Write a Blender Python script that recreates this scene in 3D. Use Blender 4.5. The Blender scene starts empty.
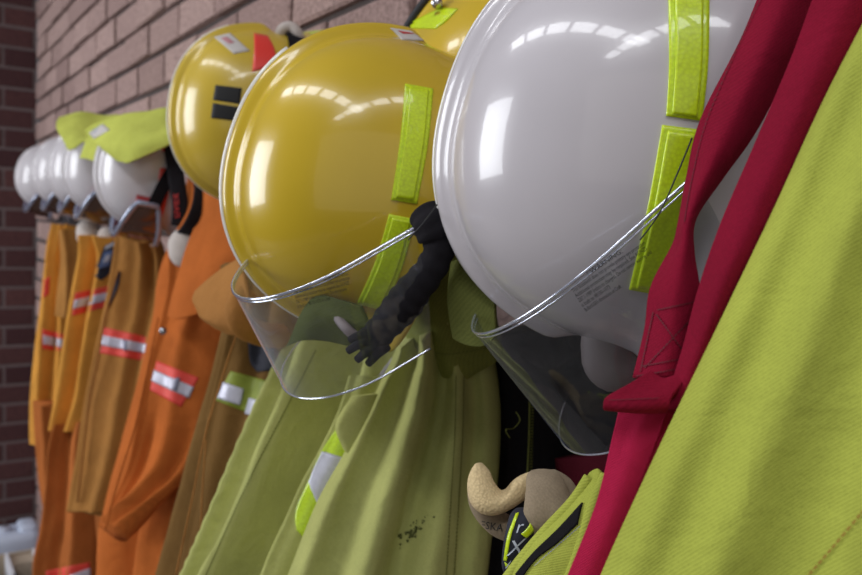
import bpy, bmesh, math, random
from mathutils import Vector, Matrix, noise
from mathutils.bvhtree import BVHTree
random.seed(7)
scn = bpy.context.scene
COL = scn.collection
rad = math.radians

# ------------------------------------------------------------------ camera
F_PX, CX, CY = 800.0, 431.0, 287.5
D_WALL = 0.64                      # camera distance from the brick wall (wall plane y = 0)
CAM = Vector((0.0, D_WALL, 1.75))
Xc = Vector((-541.0, 82.5, -800.0)).normalized()
Zc = Vector((0.494, 12.93, 1.0)).normalized()
Zc = (Zc - Xc * Zc.dot(Xc)).normalized()
Yc = Zc.cross(Xc)
RM = Matrix((Xc, Yc, Zc))          # camera coords -> world coords
cam_d = bpy.data.cameras.new('camera')
cam = bpy.data.objects.new('camera', cam_d)
COL.objects.link(cam)
cam.matrix_world = Matrix.Translation(CAM) @ RM.to_4x4()
cam_d.sensor_width = 36.0
cam_d.lens = F_PX / 862.0 * 36.0
cam_d.clip_start = 0.02
cam_d.dof.use_dof = True
cam_d.dof.focus_distance = 0.53
cam_d.dof.aperture_fstop = 9.0
scn.camera = cam

def ray(px, py):
    return RM @ Vector(((px - CX) / F_PX, (CY - py) / F_PX, -1.0))
def PD(px, py, depth):             # point at a depth along the optical axis
    return CAM + ray(px, py) * depth
def PX(px, py, X):                 # point on the plane x = X (X metres down the wall)
    r = ray(px, py)
    return CAM + r * (X / r.x)
def PW(px, py, off=0.0):           # point at distance off from the brick wall
    r = ray(px, py)
    return CAM + r * ((off - D_WALL) / r.y)
def C2W(v):
    return RM @ Vector(v)

# ------------------------------------------------------------------ materials
def srgb(r, g, b):
    def f(c):
        c /= 255.0
        return c / 12.92 if c <= 0.04045 else ((c + 0.055) / 1.055) ** 2.4
    return (f(r), f(g), f(b), 1.0)

def new_mat(name):
    m = bpy.data.materials.new(name)
    m.use_nodes = True
    nt = m.node_tree
    return m, nt, nt.nodes['Principled BSDF']

def N(nt, typ, **kw):
    n = nt.nodes.new(typ)
    for k, v in kw.items():
        if k in n.inputs:
            n.inputs[k].default_value = v
        else:
            setattr(n, k, v)
    return n

def plain(name, col, rough=0.5, metal=0.0, coat=0.0, spec=0.5, var=0.06, scale=30.0, bump=0.0, trans=0.0):
    m, nt, b = new_mat(name)
    tc = N(nt, 'ShaderNodeTexCoord')
    no = N(nt, 'ShaderNodeTexNoise', Scale=scale, Detail=4.0)
    nt.links.new(tc.outputs['Object'], no.inputs['Vector'])
    rp = N(nt, 'ShaderNodeValToRGB')
    rp.color_ramp.elements[0].position = 0.3
    rp.color_ramp.elements[1].position = 0.7
    rp.color_ramp.elements[0].color = [c * (1 - var) for c in col[:3]] + [1]
    rp.color_ramp.elements[1].color = [min(1, c * (1 + var)) for c in col[:3]] + [1]
    nt.links.new(no.outputs['Fac'], rp.inputs['Fac'])
    nt.links.new(rp.outputs['Color'], b.inputs['Base Color'])
    b.inputs['Roughness'].default_value = rough
    b.inputs['Metallic'].default_value = metal
    b.inputs['Coat Weight'].default_value = coat
    b.inputs['Coat Roughness'].default_value = 0.05
    b.inputs['Specular IOR Level'].default_value = spec
    b.inputs['Transmission Weight'].default_value = trans
    if bump:
        bp = N(nt, 'ShaderNodeBump', Strength=bump, Distance=0.002)
        nt.links.new(no.outputs['Fac'], bp.inputs['Height'])
        nt.links.new(bp.outputs['Normal'], b.inputs['Normal'])
    return m

def fabric(name, col, var=0.16, weave=900.0, wamp=0.35, fuzz=0.25, dirt=0.0, blot=9.0, rough=0.92):
    m, nt, b = new_mat(name)
    tc = N(nt, 'ShaderNodeTexCoord')
    big = N(nt, 'ShaderNodeTexNoise', Scale=blot, Detail=5.0, Roughness=0.6)
    nt.links.new(tc.outputs['Object'], big.inputs['Vector'])
    rp = N(nt, 'ShaderNodeValToRGB')
    rp.color_ramp.elements[0].position = 0.30
    rp.color_ramp.elements[1].position = 0.72
    rp.color_ramp.elements[0].color = [c * (1 - var) for c in col[:3]] + [1]
    rp.color_ramp.elements[1].color = [min(1, c * (1 + var)) for c in col[:3]] + [1]
    nt.links.new(big.outputs['Fac'], rp.inputs['Fac'])
    wv = N(nt, 'ShaderNodeTexWave', Scale=weave / 6.0, Distortion=1.2, Detail=2.0)
    wv.wave_type = 'BANDS'; wv.bands_direction = 'DIAGONAL'
    wv.inputs['Detail Scale'].default_value = 3.0
    nt.links.new(tc.outputs['UV'], wv.inputs['Vector'])
    fn = N(nt, 'ShaderNodeTexNoise', Scale=700.0, Detail=3.0)
    nt.links.new(tc.outputs['Object'], fn.inputs['Vector'])
    ad = N(nt, 'ShaderNodeMath', operation='MULTIPLY_ADD')
    ad.inputs[1].default_value = wamp
    nt.links.new(wv.outputs['Fac'], ad.inputs[0]); nt.links.new(fn.outputs['Fac'], ad.inputs[2])
    mx = N(nt, 'ShaderNodeMix', data_type='RGBA', blend_type='MULTIPLY')
    mx.inputs['Factor'].default_value = 0.45
    mr = N(nt, 'ShaderNodeMapRange'); mr.inputs['From Min'].default_value = 0.3; mr.inputs['From Max'].default_value = 0.9
    mr.inputs['To Min'].default_value = 0.55; mr.inputs['To Max'].default_value = 1.15
    nt.links.new(ad.outputs[0], mr.inputs['Value'])
    nt.links.new(rp.outputs['Color'], mx.inputs['A']); nt.links.new(mr.outputs['Result'], mx.inputs['B'])
    last = mx.outputs['Result']
    if dirt:
        dn = N(nt, 'ShaderNodeTexNoise', Scale=14.0, Detail=8.0, Roughness=0.7)
        nt.links.new(tc.outputs['Object'], dn.inputs['Vector'])
        dr = N(nt, 'ShaderNodeValToRGB')
        dr.color_ramp.elements[0].position = 0.60; dr.color_ramp.elements[1].position = 0.74
        dr.color_ramp.elements[0].color = (0, 0, 0, 1); dr.color_ramp.elements[1].color = (dirt,) * 3 + (1,)
        nt.links.new(dn.outputs['Fac'], dr.inputs['Fac'])
        m2 = N(nt, 'ShaderNodeMix', data_type='RGBA')
        m2.inputs['B'].default_value = [c * 0.45 for c in col[:3]] + [1]
        nt.links.new(dr.outputs['Color'], m2.inputs['Factor']); nt.links.new(last, m2.inputs['A'])
        last = m2.outputs['Result']
    nt.links.new(last, b.inputs['Base Color'])
    b.inputs['Roughness'].default_value = rough
    b.inputs['Specular IOR Level'].default_value = 0.15
    b.inputs['Sheen Weight'].default_value = fuzz
    b.inputs['Sheen Roughness'].default_value = 0.6
    b.inputs['Sheen Tint'].default_value = [min(1, c * 1.8) for c in col[:3]] + [1]
    cr = N(nt, 'ShaderNodeTexNoise', Scale=26.0, Detail=3.0, Distortion=0.6)
    nt.links.new(tc.outputs['Object'], cr.inputs['Vector'])
    b1 = N(nt, 'ShaderNodeBump', Strength=0.35, Distance=0.012)
    nt.links.new(cr.outputs['Fac'], b1.inputs['Height'])
    b2 = N(nt, 'ShaderNodeBump', Strength=0.35, Distance=0.0006)
    nt.links.new(ad.outputs[0], b2.inputs['Height']); nt.links.new(b1.outputs['Normal'], b2.inputs['Normal'])
    nt.links.new(b2.outputs['Normal'], b.inputs['Normal'])
    return m

def brick_mat(name, c1, c2, c3, bump=0.6):
    m, nt, b = new_mat(name)
    tc = N(nt, 'ShaderNodeTexCoord')
    at = N(nt, 'ShaderNodeAttribute', attribute_name='tone')
    no = N(nt, 'ShaderNodeTexNoise', Scale=120.0, Detail=6.0, Roughness=0.75)
    nt.links.new(tc.outputs['Object'], no.inputs['Vector'])
    rp = N(nt, 'ShaderNodeValToRGB')
    rp.color_ramp.elements[0].color = c1; rp.color_ramp.elements[1].color = c2
    nt.links.new(at.outputs['Fac'], rp.inputs['Fac'])
    mx = N(nt, 'ShaderNodeMix', data_type='RGBA')
    mx.inputs['B'].default_value = c3
    r2 = N(nt, 'ShaderNodeValToRGB')
    r2.color_ramp.elements[0].position = 0.42; r2.color_ramp.elements[1].position = 0.72
    nt.links.new(no.outputs['Fac'], r2.inputs['Fac'])
    nt.links.new(r2.outputs['Color'], mx.inputs['Factor'])
    nt.links.new(rp.outputs['Color'], mx.inputs['A'])
    nt.links.new(mx.outputs['Result'], b.inputs['Base Color'])
    b.inputs['Roughness'].default_value = 0.95
    b.inputs['Specular IOR Level'].default_value = 0.15
    bp = N(nt, 'ShaderNodeBump', Strength=bump, Distance=0.006)
    nt.links.new(no.outputs['Fac'], bp.inputs['Height'])
    nt.links.new(bp.outputs['Normal'], b.inputs['Normal'])
    return m

def clear_plastic(name, tint=(0.9, 0.93, 0.96), haze=0.03, boost=1.0, ior=1.5, edge=0.0):
    m, nt, b = new_mat(name)
    nt.nodes.remove(b)
    out = nt.nodes['Material Output']
    tr = N(nt, 'ShaderNodeBsdfTransparent', Color=tint + (1,))
    gl = N(nt, 'ShaderNodeBsdfGlossy', Color=(1, 1, 1, 1), Roughness=0.03)
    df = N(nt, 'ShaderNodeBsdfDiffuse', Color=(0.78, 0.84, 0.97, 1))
    no = N(nt, 'ShaderNodeTexNoise', Scale=25.0, Detail=5.0)
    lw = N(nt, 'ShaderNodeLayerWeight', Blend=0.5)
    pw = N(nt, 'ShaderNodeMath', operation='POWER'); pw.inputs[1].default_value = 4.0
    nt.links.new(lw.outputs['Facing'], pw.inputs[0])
    fr = N(nt, 'ShaderNodeMath', operation='MULTIPLY_ADD'); fr.inputs[1].default_value = 0.7; fr.inputs[2].default_value = 0.045
    nt.links.new(pw.outputs[0], fr.inputs[0])
    mu = N(nt, 'ShaderNodeMath', operation='MULTIPLY'); mu.inputs[1].default_value = boost; mu.use_clamp = True
    nt.links.new(fr.outputs[0], mu.inputs[0])
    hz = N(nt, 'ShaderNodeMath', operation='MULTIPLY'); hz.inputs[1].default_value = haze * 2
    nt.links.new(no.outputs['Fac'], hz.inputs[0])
    he = N(nt, 'ShaderNodeMath', operation='MULTIPLY_ADD'); he.inputs[1].default_value = edge  # bluish-white diffuse painted in edge-on to imitate a highlight streak
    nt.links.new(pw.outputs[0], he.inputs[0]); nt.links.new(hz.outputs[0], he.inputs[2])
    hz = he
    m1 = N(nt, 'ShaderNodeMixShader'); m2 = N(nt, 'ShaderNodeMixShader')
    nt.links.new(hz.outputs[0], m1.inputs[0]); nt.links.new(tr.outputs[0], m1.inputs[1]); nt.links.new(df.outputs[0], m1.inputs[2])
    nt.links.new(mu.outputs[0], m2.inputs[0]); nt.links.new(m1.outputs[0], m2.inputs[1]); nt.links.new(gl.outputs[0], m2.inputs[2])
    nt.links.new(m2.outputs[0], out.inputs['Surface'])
    return m

def retro(name, col, scale=420.0):        # reflective prismatic tape
    m, nt, b = new_mat(name)
    tc = N(nt, 'ShaderNodeTexCoord')
    vo = N(nt, 'ShaderNodeTexVoronoi', Scale=scale)
    nt.links.new(tc.outputs['Object'], vo.inputs['Vector'])
    rp = N(nt, 'ShaderNodeValToRGB')
    rp.color_ramp.elements[0].color = [c * 1.08 for c in col[:3]] + [1]
    rp.color_ramp.elements[1].color = [c * 0.8 for c in col[:3]] + [1]
    nt.links.new(vo.outputs['Distance'], rp.inputs['Fac'])
    nt.links.new(rp.outputs['Color'], b.inputs['Base Color'])
    b.inputs['Roughness'].default_value = 0.35
    b.inputs['Coat Weight'].default_value = 0.4
    bp = N(nt, 'ShaderNodeBump', Strength=0.15, Distance=0.0005)
    nt.links.new(vo.outputs['Distance'], bp.inputs['Height']); nt.links.new(bp.outputs['Normal'], b.inputs['Normal'])
    return m

M = {}
M['white_shell'] = plain('white_shell', srgb(200, 194, 199), 0.25, coat=0.6, var=0.03, scale=12)
M['white_shell_far'] = plain('white_shell_far', srgb(205, 200, 204), 0.3, coat=0.5, var=0.03, scale=12)
M['yellow_shell'] = plain('yellow_shell', srgb(204, 172, 42), 0.25, coat=0.6, var=0.04, scale=10)
M['yellow_old'] = plain('yellow_old', srgb(206, 176, 58), 0.3, coat=0.5, var=0.05, scale=14)
M['black_rubber'] = plain('black_rubber', srgb(26, 26, 30), 0.55, var=0.2, scale=60)
M['black_web'] = fabric('black_web', srgb(30, 28, 32), weave=2600, wamp=0.6)
M['black_lining'] = fabric('black_lining', srgb(26, 24, 27), weave=1200)
M['liner'] = plain('liner', srgb(196, 186, 180), 0.8, var=0.08, scale=40)
M['red_patch'] = plain('red_patch', srgb(235, 62, 52), 0.4, coat=0.3, var=0.03)
M['fluoro'] = retro('fluoro_tape', srgb(206, 230, 24))
M['fluoro_soft'] = retro('fluoro_soft', srgb(196, 226, 40))
M['silver'] = plain('silver_tape', srgb(196, 196, 212), 0.4, metal=0.15, var=0.06, scale=160)
M['silver_dark'] = plain('silver_dark', srgb(120, 120, 140), 0.45, metal=0.2, var=0.1)
M['red_tape'] = plain('red_tape', srgb(226, 70, 58), 0.6, var=0.05)
M['lime_tape'] = plain('lime_tape', srgb(128, 140, 36), 0.6, var=0.06)
M['paper'] = plain('paper_label', srgb(196, 190, 186), 0.6, var=0.06)
M['label_red'] = plain('label_red', srgb(190, 50, 50), 0.6)
M['ink'] = plain('ink', srgb(22, 22, 24), 0.7, var=0.05)
M['ink_grey'] = plain('ink_grey', srgb(40, 40, 38), 0.7, var=0.05)
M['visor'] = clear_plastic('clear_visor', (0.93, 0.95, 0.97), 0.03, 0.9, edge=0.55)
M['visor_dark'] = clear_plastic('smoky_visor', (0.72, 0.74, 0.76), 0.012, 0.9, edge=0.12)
M['visor_edge'] = plain('visor_edge', srgb(215, 222, 240), 0.08, metal=0.75, coat=1.0, var=0.03)
M['lime'] = fabric('lime_cloth', srgb(172, 174, 106), weave=1500, dirt=0.25)
M['lime_near'] = fabric('lime_twill', srgb(168, 175, 74), weave=1400, wamp=0.5, dirt=0.3)
M['lime_flap'] = fabric('lime_flap', srgb(190, 196, 92), weave=700)
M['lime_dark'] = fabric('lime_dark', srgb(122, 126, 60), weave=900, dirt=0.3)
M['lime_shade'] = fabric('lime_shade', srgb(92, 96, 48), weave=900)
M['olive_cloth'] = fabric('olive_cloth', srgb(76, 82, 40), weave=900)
M['orange'] = fabric('orange_cloth', srgb(182, 98, 42), weave=700)
M['amber'] = fabric('amber_cloth', srgb(206, 144, 62), weave=700)
M['ochre'] = fabric('ochre_cloth', srgb(164, 114, 58), weave=700)
M['tan'] = fabric('tan_cloth', srgb(160, 110, 58), weave=700)
M['brown'] = fabric('brown_cloth', srgb(112, 82, 42), weave=700)
M['trouser'] = fabric('trouser_cloth', srgb(168, 96, 46), weave=700)
M['red_cloth'] = fabric('red_cloth', srgb(128, 14, 42), weave=1600, var=0.12, wamp=0.3)
M['red_web'] = fabric('red_web', srgb(176, 30, 70), weave=2000, var=0.1, wamp=1.0)
M['thread'] = plain('thread', srgb(150, 120, 40), 0.8)
M['thread_dark'] = plain('thread_dark', srgb(96, 100, 34), 0.8)
M['thread_red'] = plain('thread_red', srgb(92, 6, 28), 0.8)
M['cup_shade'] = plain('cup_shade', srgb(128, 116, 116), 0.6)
M['knit'] = fabric('knit_beige', srgb(214, 190, 144), weave=2400, wamp=1.4, var=0.06)
M['knit'] = retro('knit_beige', srgb(214, 190, 144), 520.0)
_b = M['knit'].node_tree.nodes['Principled BSDF']; _b.inputs['Roughness'].default_value = 0.95; _b.inputs['Coat Weight'].default_value = 0.0
[n for n in M['knit'].node_tree.nodes if n.type == 'BUMP'][0].inputs['Strength'].default_value = 0.9
M['suede'] = fabric('suede_taupe', srgb(150, 134, 112), weave=500, wamp=0.1, var=0.1)
M['patch_navy'] = plain('patch_navy', srgb(32, 34, 48), 0.8, var=0.1)
M['emblem_blue'] = plain('emblem_blue', srgb(96, 118, 164), 0.7)
M['emblem_white'] = plain('emblem_white', srgb(190, 196, 210), 0.7)
M['metal'] = plain('metal', srgb(190, 190, 196), 0.25, metal=1.0)
M['steel'] = plain('steel_rail', srgb(110, 110, 114), 0.4, metal=0.9)
M['goggle_frame'] = plain('goggle_frame', srgb(150, 160, 185), 0.15, coat=1.0, metal=0.3)
M['goggle_lens'] = plain('goggle_lens', srgb(92, 66, 54), 0.08, coat=1.0, metal=0.4)
M['goggle_foam'] = plain('goggle_foam', srgb(150, 40, 44), 0.7)
M['jug'] = plain('jug_plastic', srgb(196, 206, 226), 0.45, var=0.04)
M['box'] = plain('box_tan', srgb(176, 160, 140), 0.8)
M['box_edge'] = plain('box_edge', srgb(215, 215, 222), 0.7)
M['dark_obj'] = plain('dark_obj', srgb(34, 34, 42), 0.6)
M['concrete'] = plain('concrete_floor', srgb(112, 106, 102), 0.7, var=0.12, scale=6)
M['brick_pale'] = brick_mat('brick_pale', srgb(172, 144, 138), srgb(204, 174, 166), srgb(118, 96, 94), 1.0)
M['brick_dark'] = brick_mat('brick_dark', srgb(74, 50, 52), srgb(108, 74, 72), srgb(60, 42, 46), 0.5)
M['mortar_dark'] = plain('mortar_dark', srgb(84, 74, 72), 0.95, var=0.15, scale=80)
M['mortar_grey'] = plain('mortar_grey', srgb(110, 98, 98), 0.95, var=0.12, scale=80)

# ------------------------------------------------------------------ object helpers
WORLD = {}                                   # mesh object -> world-space (verts, faces) for ray casts
def mesh_obj(name, verts, faces, mat, parent=None, uvs=None, smooth=True, label=None):
    me = bpy.data.meshes.new(name)
    base = parent_loc(parent)
    me.from_pydata([tuple(Vector(v) - base) for v in verts], [], faces)
    me.validate()
    if uvs:
        ul = me.uv_layers.new(name='UVMap')
        for lp in me.loops:
            ul.data[lp.index].uv = uvs[lp.vertex_index]
    if smooth:
        for p in me.polygons:
            p.use_smooth = True
    me.materials.append(mat)
    o = bpy.data.objects.new(name, me)
    COL.objects.link(o)
    if parent is not None:
        o.parent = parent
    if label:
        o['label'] = label
    WORLD[o.name] = ([Vector(v) for v in verts], faces)
    return o

LOC = {}
def parent_loc(p):
    v = Vector((0, 0, 0))
    while p is not None:
        v = v + p.location
        p = p.parent
    return v

def thing(name, label, cat, loc, group=None):
    o = bpy.data.objects.new(name, None)
    o.empty_display_size = 0.03
    COL.objects.link(o)
    o.location = Vector(loc)
    o['label'] = label; o['category'] = cat
    if group:
        o['group'] = group
    return o
def tag(o, label, cat, group=None):
    o['label'] = label; o['category'] = cat
    if group:
        o['group'] = group
    return o
def structure(o):
    o['kind'] = 'structure'
    return o

def bvh(objs):
    vs, fs = [], []
    for o in objs:
        v, f = WORLD[o.name]
        k = len(vs)
        vs += v
        fs += [tuple(i + k for i in q) for q in f]
    return BVHTree.FromPolygons(vs, fs)

def lerp(a, b, t):
    return a + (b - a) * t
def cr(pts, t):                              # Catmull-Rom through a list of tuples, t in 0..1
    n = len(pts) - 1
    if n == 0:
        return list(pts[0])
    s = min(max(t, 0.0), 1.0) * n
    i = min(int(s), n - 1); f = s - i
    p0 = pts[max(i - 1, 0)]; p1 = pts[i]; p2 = pts[i + 1]; p3 = pts[min(i + 2, n)]
    out = []
    for a, b, c, d in zip(p0, p1, p2, p3):
        out.append(0.5 * ((2 * b) + (-a + c) * f + (2 * a - 5 * b + 4 * c - d) * f * f + (-a + 3 * b - 3 * c + d) * f ** 3))
    return out
def polyl(pts, t):                           # piecewise linear by index
    n = len(pts) - 1
    s = min(max(t, 0.0), 1.0) * n
    i = min(int(s), n - 1); f = s - i
    return [lerp(a, b, f) for a, b in zip(pts[i], pts[i + 1])]

def decal(name, targets, A, B, mat, parent, nu=10, nv=10, off=0.0012, label=None, smooth=True, bv=None, maxd=None):
    """A thin sewn or stuck-on piece lying on the surface of the target meshes, between edge A and edge B."""
    bv = bv or bvh(targets)
    top, low, ok = [], [], []
    for j in range(nv + 1):
        for i in range(nu + 1):
            u, v = i / nu, j / nv
            a = cr(A, v); b = cr(B, v)
            px, py = lerp(a[0], b[0], u), lerp(a[1], b[1], u)
            r = ray(px, py).normalized()
            h, nrm, idx, dist = bv.ray_cast(CAM, r)
            if h is None:
                top.append(Vector((0, 0, 0))); low.append(Vector((0, 0, 0))); ok.append(False); continue
            if nrm.dot(r) > 0:
                nrm = -nrm
            nrm = (nrm - r * 0.6).normalized()
            top.append(h + nrm * off); low.append(h - nrm * off * 0.3); ok.append(True)
    n1 = nu + 1
    faces = []
    cnt = {}
    for j in range(nv):
        for i in range(nu):
            q = (j * n1 + i, j * n1 + i + 1, (j + 1) * n1 + i + 1, (j + 1) * n1 + i)
            if all(ok[k] for k in q):
                ds = [(top[k] - CAM).length for k in q]
                if max(ds) - min(ds) > (maxd or 0.03):
                    continue
                faces.append(q)
                for k in range(4):
                    e = (q[k], q[(k + 1) % 4]); cnt[e] = 1
    base = len(top)
    allv = top + low
    for (a, b) in list(cnt):
        if (b, a) not in cnt:
            faces.append((b, a, a + base, b + base))
    used = sorted({i for f in faces for i in f})
    if not used:
        print('DECAL EMPTY', name); return None
    rem = {o: k for k, o in enumerate(used)}
    uv = [((i % n1) / nu * 0.1, ((i % base) // n1) / nv * 0.1) for i in used]
    return mesh_obj(name, [allv[i] for i in used], [tuple(rem[i] for i in f) for f in faces], mat, parent, uv, smooth, label)

def tube(name, pts, r, mat, parent=None, n=10, flat=None, label=None, closed=False):
    """Round (or flat-section) tube along 3D points; r may be a list; flat = (width dir factor, thickness, up vec)."""
    P = [Vector(p) for p in pts]
    m = len(P)
    rs = r if isinstance(r, (list, tuple)) else [r] * m
    verts, faces, uvs = [], [], []
    up = Vector((0.3, 0.2, 1)).normalized()
    L = 0
    for i in range(m):
        a = P[(i - 1) % m] if closed else P[max(i - 1, 0)]
        b = P[(i + 1) % m] if closed else P[min(i + 1, m - 1)]
        t = (b - a).normalized()
        if i:
            L += (P[i] - P[i - 1]).length
        if flat:
            nrm = Vector(flat[1](i / (m - 1)) if callable(flat[1]) else flat[1])
            nrm = (nrm - t * nrm.dot(t)).normalized()
            s = t.cross(nrm).normalized()
            for k in range(n):
                th = 2 * math.pi * k / n
                c, sn = math.cos(th), math.sin(th)
                c = math.copysign(abs(c) ** 0.5, c); sn = math.copysign(abs(sn) ** 0.5, sn)
                verts.append(P[i] + s * (rs[i] * c) + nrm * (flat[0] * sn)); uvs.append((rs[i] * c, L))
        else:
            s = t.cross(up)
            if s.length < 1e-4:
                s = t.cross(Vector((1, 0, 0)))
            s.normalize(); w = s.cross(t)
            for k in range(n):
                th = 2 * math.pi * k / n
                verts.append(P[i] + s * (rs[i] * math.cos(th)) + w * (rs[i] * math.sin(th))); uvs.append((rs[i] * th, L))
    for i in range(m if closed else m - 1):
        for k in range(n):
            i2 = (i + 1) % m
            faces.append((i * n + k, i * n + (k + 1) % n, i2 * n + (k + 1) % n, i2 * n + k))
    if not closed:
        faces.append(tuple(range(n - 1, -1, -1))); faces.append(tuple((m - 1) * n + k for k in range(n)))
    return mesh_obj(name, verts, faces, mat, parent, uvs, True, label)

def smooth_path(pts, n):
    return [Vector(cr([tuple(p) for p in pts], i / n)) for i in range(n + 1)]

def loft(name, rows, mat, parent=None, tf=0.03, tb=0.03, folds=(), nu=72, nv=90, rough=0.0035, seed=0.0, sq=0.75, label=None, space='X', ruffle=0.0):
    """A hanging garment piece: closed flattened tube through rows (xl,yl,Xl, xr,yr,Xr[,tf]); folds = (u_top,u_bottom,amp,width)."""
    fn = PX if space == 'X' else PD
    verts, faces, uvs = [], [], []
    R3 = []
    rr = [tuple(r) if len(r) == 7 else tuple(r) + (tf,) for r in rows]
    for j in range(nv + 1):
        q = cr(rr, j / nv)
        R3.append((fn(q[0], q[1], q[2]), fn(q[3], q[4], q[5]), q[6]))
    ln = 0.0
    for j in range(nv + 1):
        Lp, Rp, th = R3[j]
        a = (Rp - Lp) * 0.5; c = (Rp + Lp) * 0.5
        c0 = (R3[max(j - 1, 0)][0] + R3[max(j - 1, 0)][1]) * 0.5
        c1 = (R3[min(j + 1, nv)][0] + R3[min(j + 1, nv)][1]) * 0.5
        t = (c1 - c0)
        n = a.cross(t)
        n = n.normalized() if n.length > 1e-9 else (CAM - c).normalized()
        if n.dot(CAM - c) < 0:
            n = -n
        if j:
            ln += (c - pc).length
        pc = c
        v = j / nv
        for k in range(nu):
            ang = 2 * math.pi * k / nu
            cs, sn = math.cos(ang), math.sin(ang)
            u = -cs * 0.5 + 0.5                     # 0 at L, 1 at R
            s2 = math.copysign(abs(sn) ** sq, sn)
            d = s2 * (th if sn > 0 else tb)
            p = c - a * cs + n * d
            w = min(1.0, abs(sn) * 1.6)
            fd = 0.0
            if sn > -0.2:
                for f in folds:
                    u0 = lerp(f[0], f[1], v)
                    fw = f[3]
                    fade = 1.0
                    if len(f) > 4:
                        fade = max(0.0, min(1.0, (v - f[4]) / 0.15 + 0.5)) * max(0.0, min(1.0, (f[5] - v) / 0.15 + 0.5))
                    fd += f[2] * fade * math.exp(-((u - u0) / fw) ** 2)
            nz = noise.noise(Vector((p.x * 9 + seed, p.y * 9, p.z * 3.5))) * rough * 2 + noise.noise(Vector((p.x * 28, p.y * 28 + seed, p.z * 11))) * rough
            p = p + n * ((fd + nz) * w)
            if ruffle:
                p = p - a.normalized() * (math.sin(v * 130 + seed) * ruffle * max(0, cs) ** 8)
            verts.append(p); uvs.append((u * a.length * 2, ln))
    for j in range(nv):
        for k in range(nu):
            k2 = (k + 1) % nu
            faces.append((j * nu + k, (j + 1) * nu + k, (j + 1) * nu + k2, j * nu + k2))
    for j, flip in ((0, False), (nv, True)):        # rounded-in caps
        ring = [j * nu + k for k in range(nu)]
        cc = sum((verts[i] for i in ring), Vector()) / nu
        verts.append(cc); uvs.append((0, 0)); ci = len(verts) - 1
        for k in range(nu):
            a_, b_ = ring[k], ring[(k + 1) % nu]
            faces.append((ci, b_, a_) if flip else (ci, a_, b_))
    return mesh_obj(name, verts, faces, mat, parent, uvs, True, label)

def sheet(name, grid, mat, parent=None, thick=0.003, nu=40, nv=40, space='D', rough=0.0, label=None, seed=0.0):
    """A cloth panel through a grid of (px,py,depth) control points, with real thickness."""
    fn = PD if space == 'D' else (PX if space == 'X' else (lambda a, b, c: Vector((a, b, c))))
    pts = []
    for j in range(nv + 1):
        row = [cr(g, j / nv) for g in zip(*[])] if False else None
        cols = []
        v = j / nv
        for i in range(len(grid[0])):
            cols.append(tuple(cr([tuple(g[i]) for g in grid], v)))
        for i in range(nu + 1):
            q = cr(cols, i / nu)
            pts.append(fn(*q))
    n1 = nu + 1
    nrm = []
    for j in range(nv + 1):
        for i in range(nu + 1):
            a = pts[j * n1 + min(i + 1, nu)] - pts[j * n1 + max(i - 1, 0)]
            b = pts[min(j + 1, nv) * n1 + i] - pts[max(j - 1, 0) * n1 + i]
            n = a.cross(b)
            nrm.append(n.normalized() if n.length > 1e-12 else Vector((0, 1, 0)))
    if rough:
        pts = [p + n * (noise.noise(Vector((p.x * 14 + seed, p.y * 14, p.z * 14))) * rough) for p, n in zip(pts, nrm)]
    top = [p + n * thick * 0.5 for p, n in zip(pts, nrm)]
    low = [p - n * thick * 0.5 for p, n in zip(pts, nrm)]
    B = len(pts)
    faces = []
    for j in range(nv):
        for i in range(nu):
            q = (j * n1 + i, j * n1 + i + 1, (j + 1) * n1 + i + 1, (j + 1) * n1 + i)
            faces.append(q); faces.append(tuple(k + B for k in reversed(q)))
    def edge(a, b):
        faces.append((b, a, a + B, b + B))
    for i in range(nu):
        edge(i, i + 1); edge(nv * n1 + i + 1, nv * n1 + i)
    for j in range(nv):
        edge((j + 1) * n1, j * n1); edge(j * n1 + nu, (j + 1) * n1 + nu)
    sc = (pts[0] - pts[nu]).length; sl = (pts[0] - pts[nv * n1]).length
    uv = [((k % n1) / nu * sc, (k // n1) / nv * sl) for k in range(B)] * 2
    return mesh_obj(name, top + low, faces, mat, parent, uv, True, label)

def box_mesh(lo, hi, bev=0.0):
    bm = bmesh.new()
    bmesh.ops.create_cube(bm, size=1.0)
    for v in bm.verts:
        v.co = Vector([lerp(lo[k], hi[k], v.co[k] + 0.5) for k in range(3)])
    if bev:
        bmesh.ops.bevel(bm, geom=list(bm.edges), offset=bev, segments=3, profile=0.6, affect='EDGES')
    bm.verts.ensure_lookup_table()
    vs = [v.co.copy() for v in bm.verts]; fs = [tuple(v.index for v in f.verts) for f in bm.faces]
    bm.free()
    return vs, fs
def merge(parts):
    V, Fc = [], []
    for v, f in parts:
        k = len(V); V += v; Fc += [tuple(i + k for i in q) for q in f]
    return V, Fc

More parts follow.
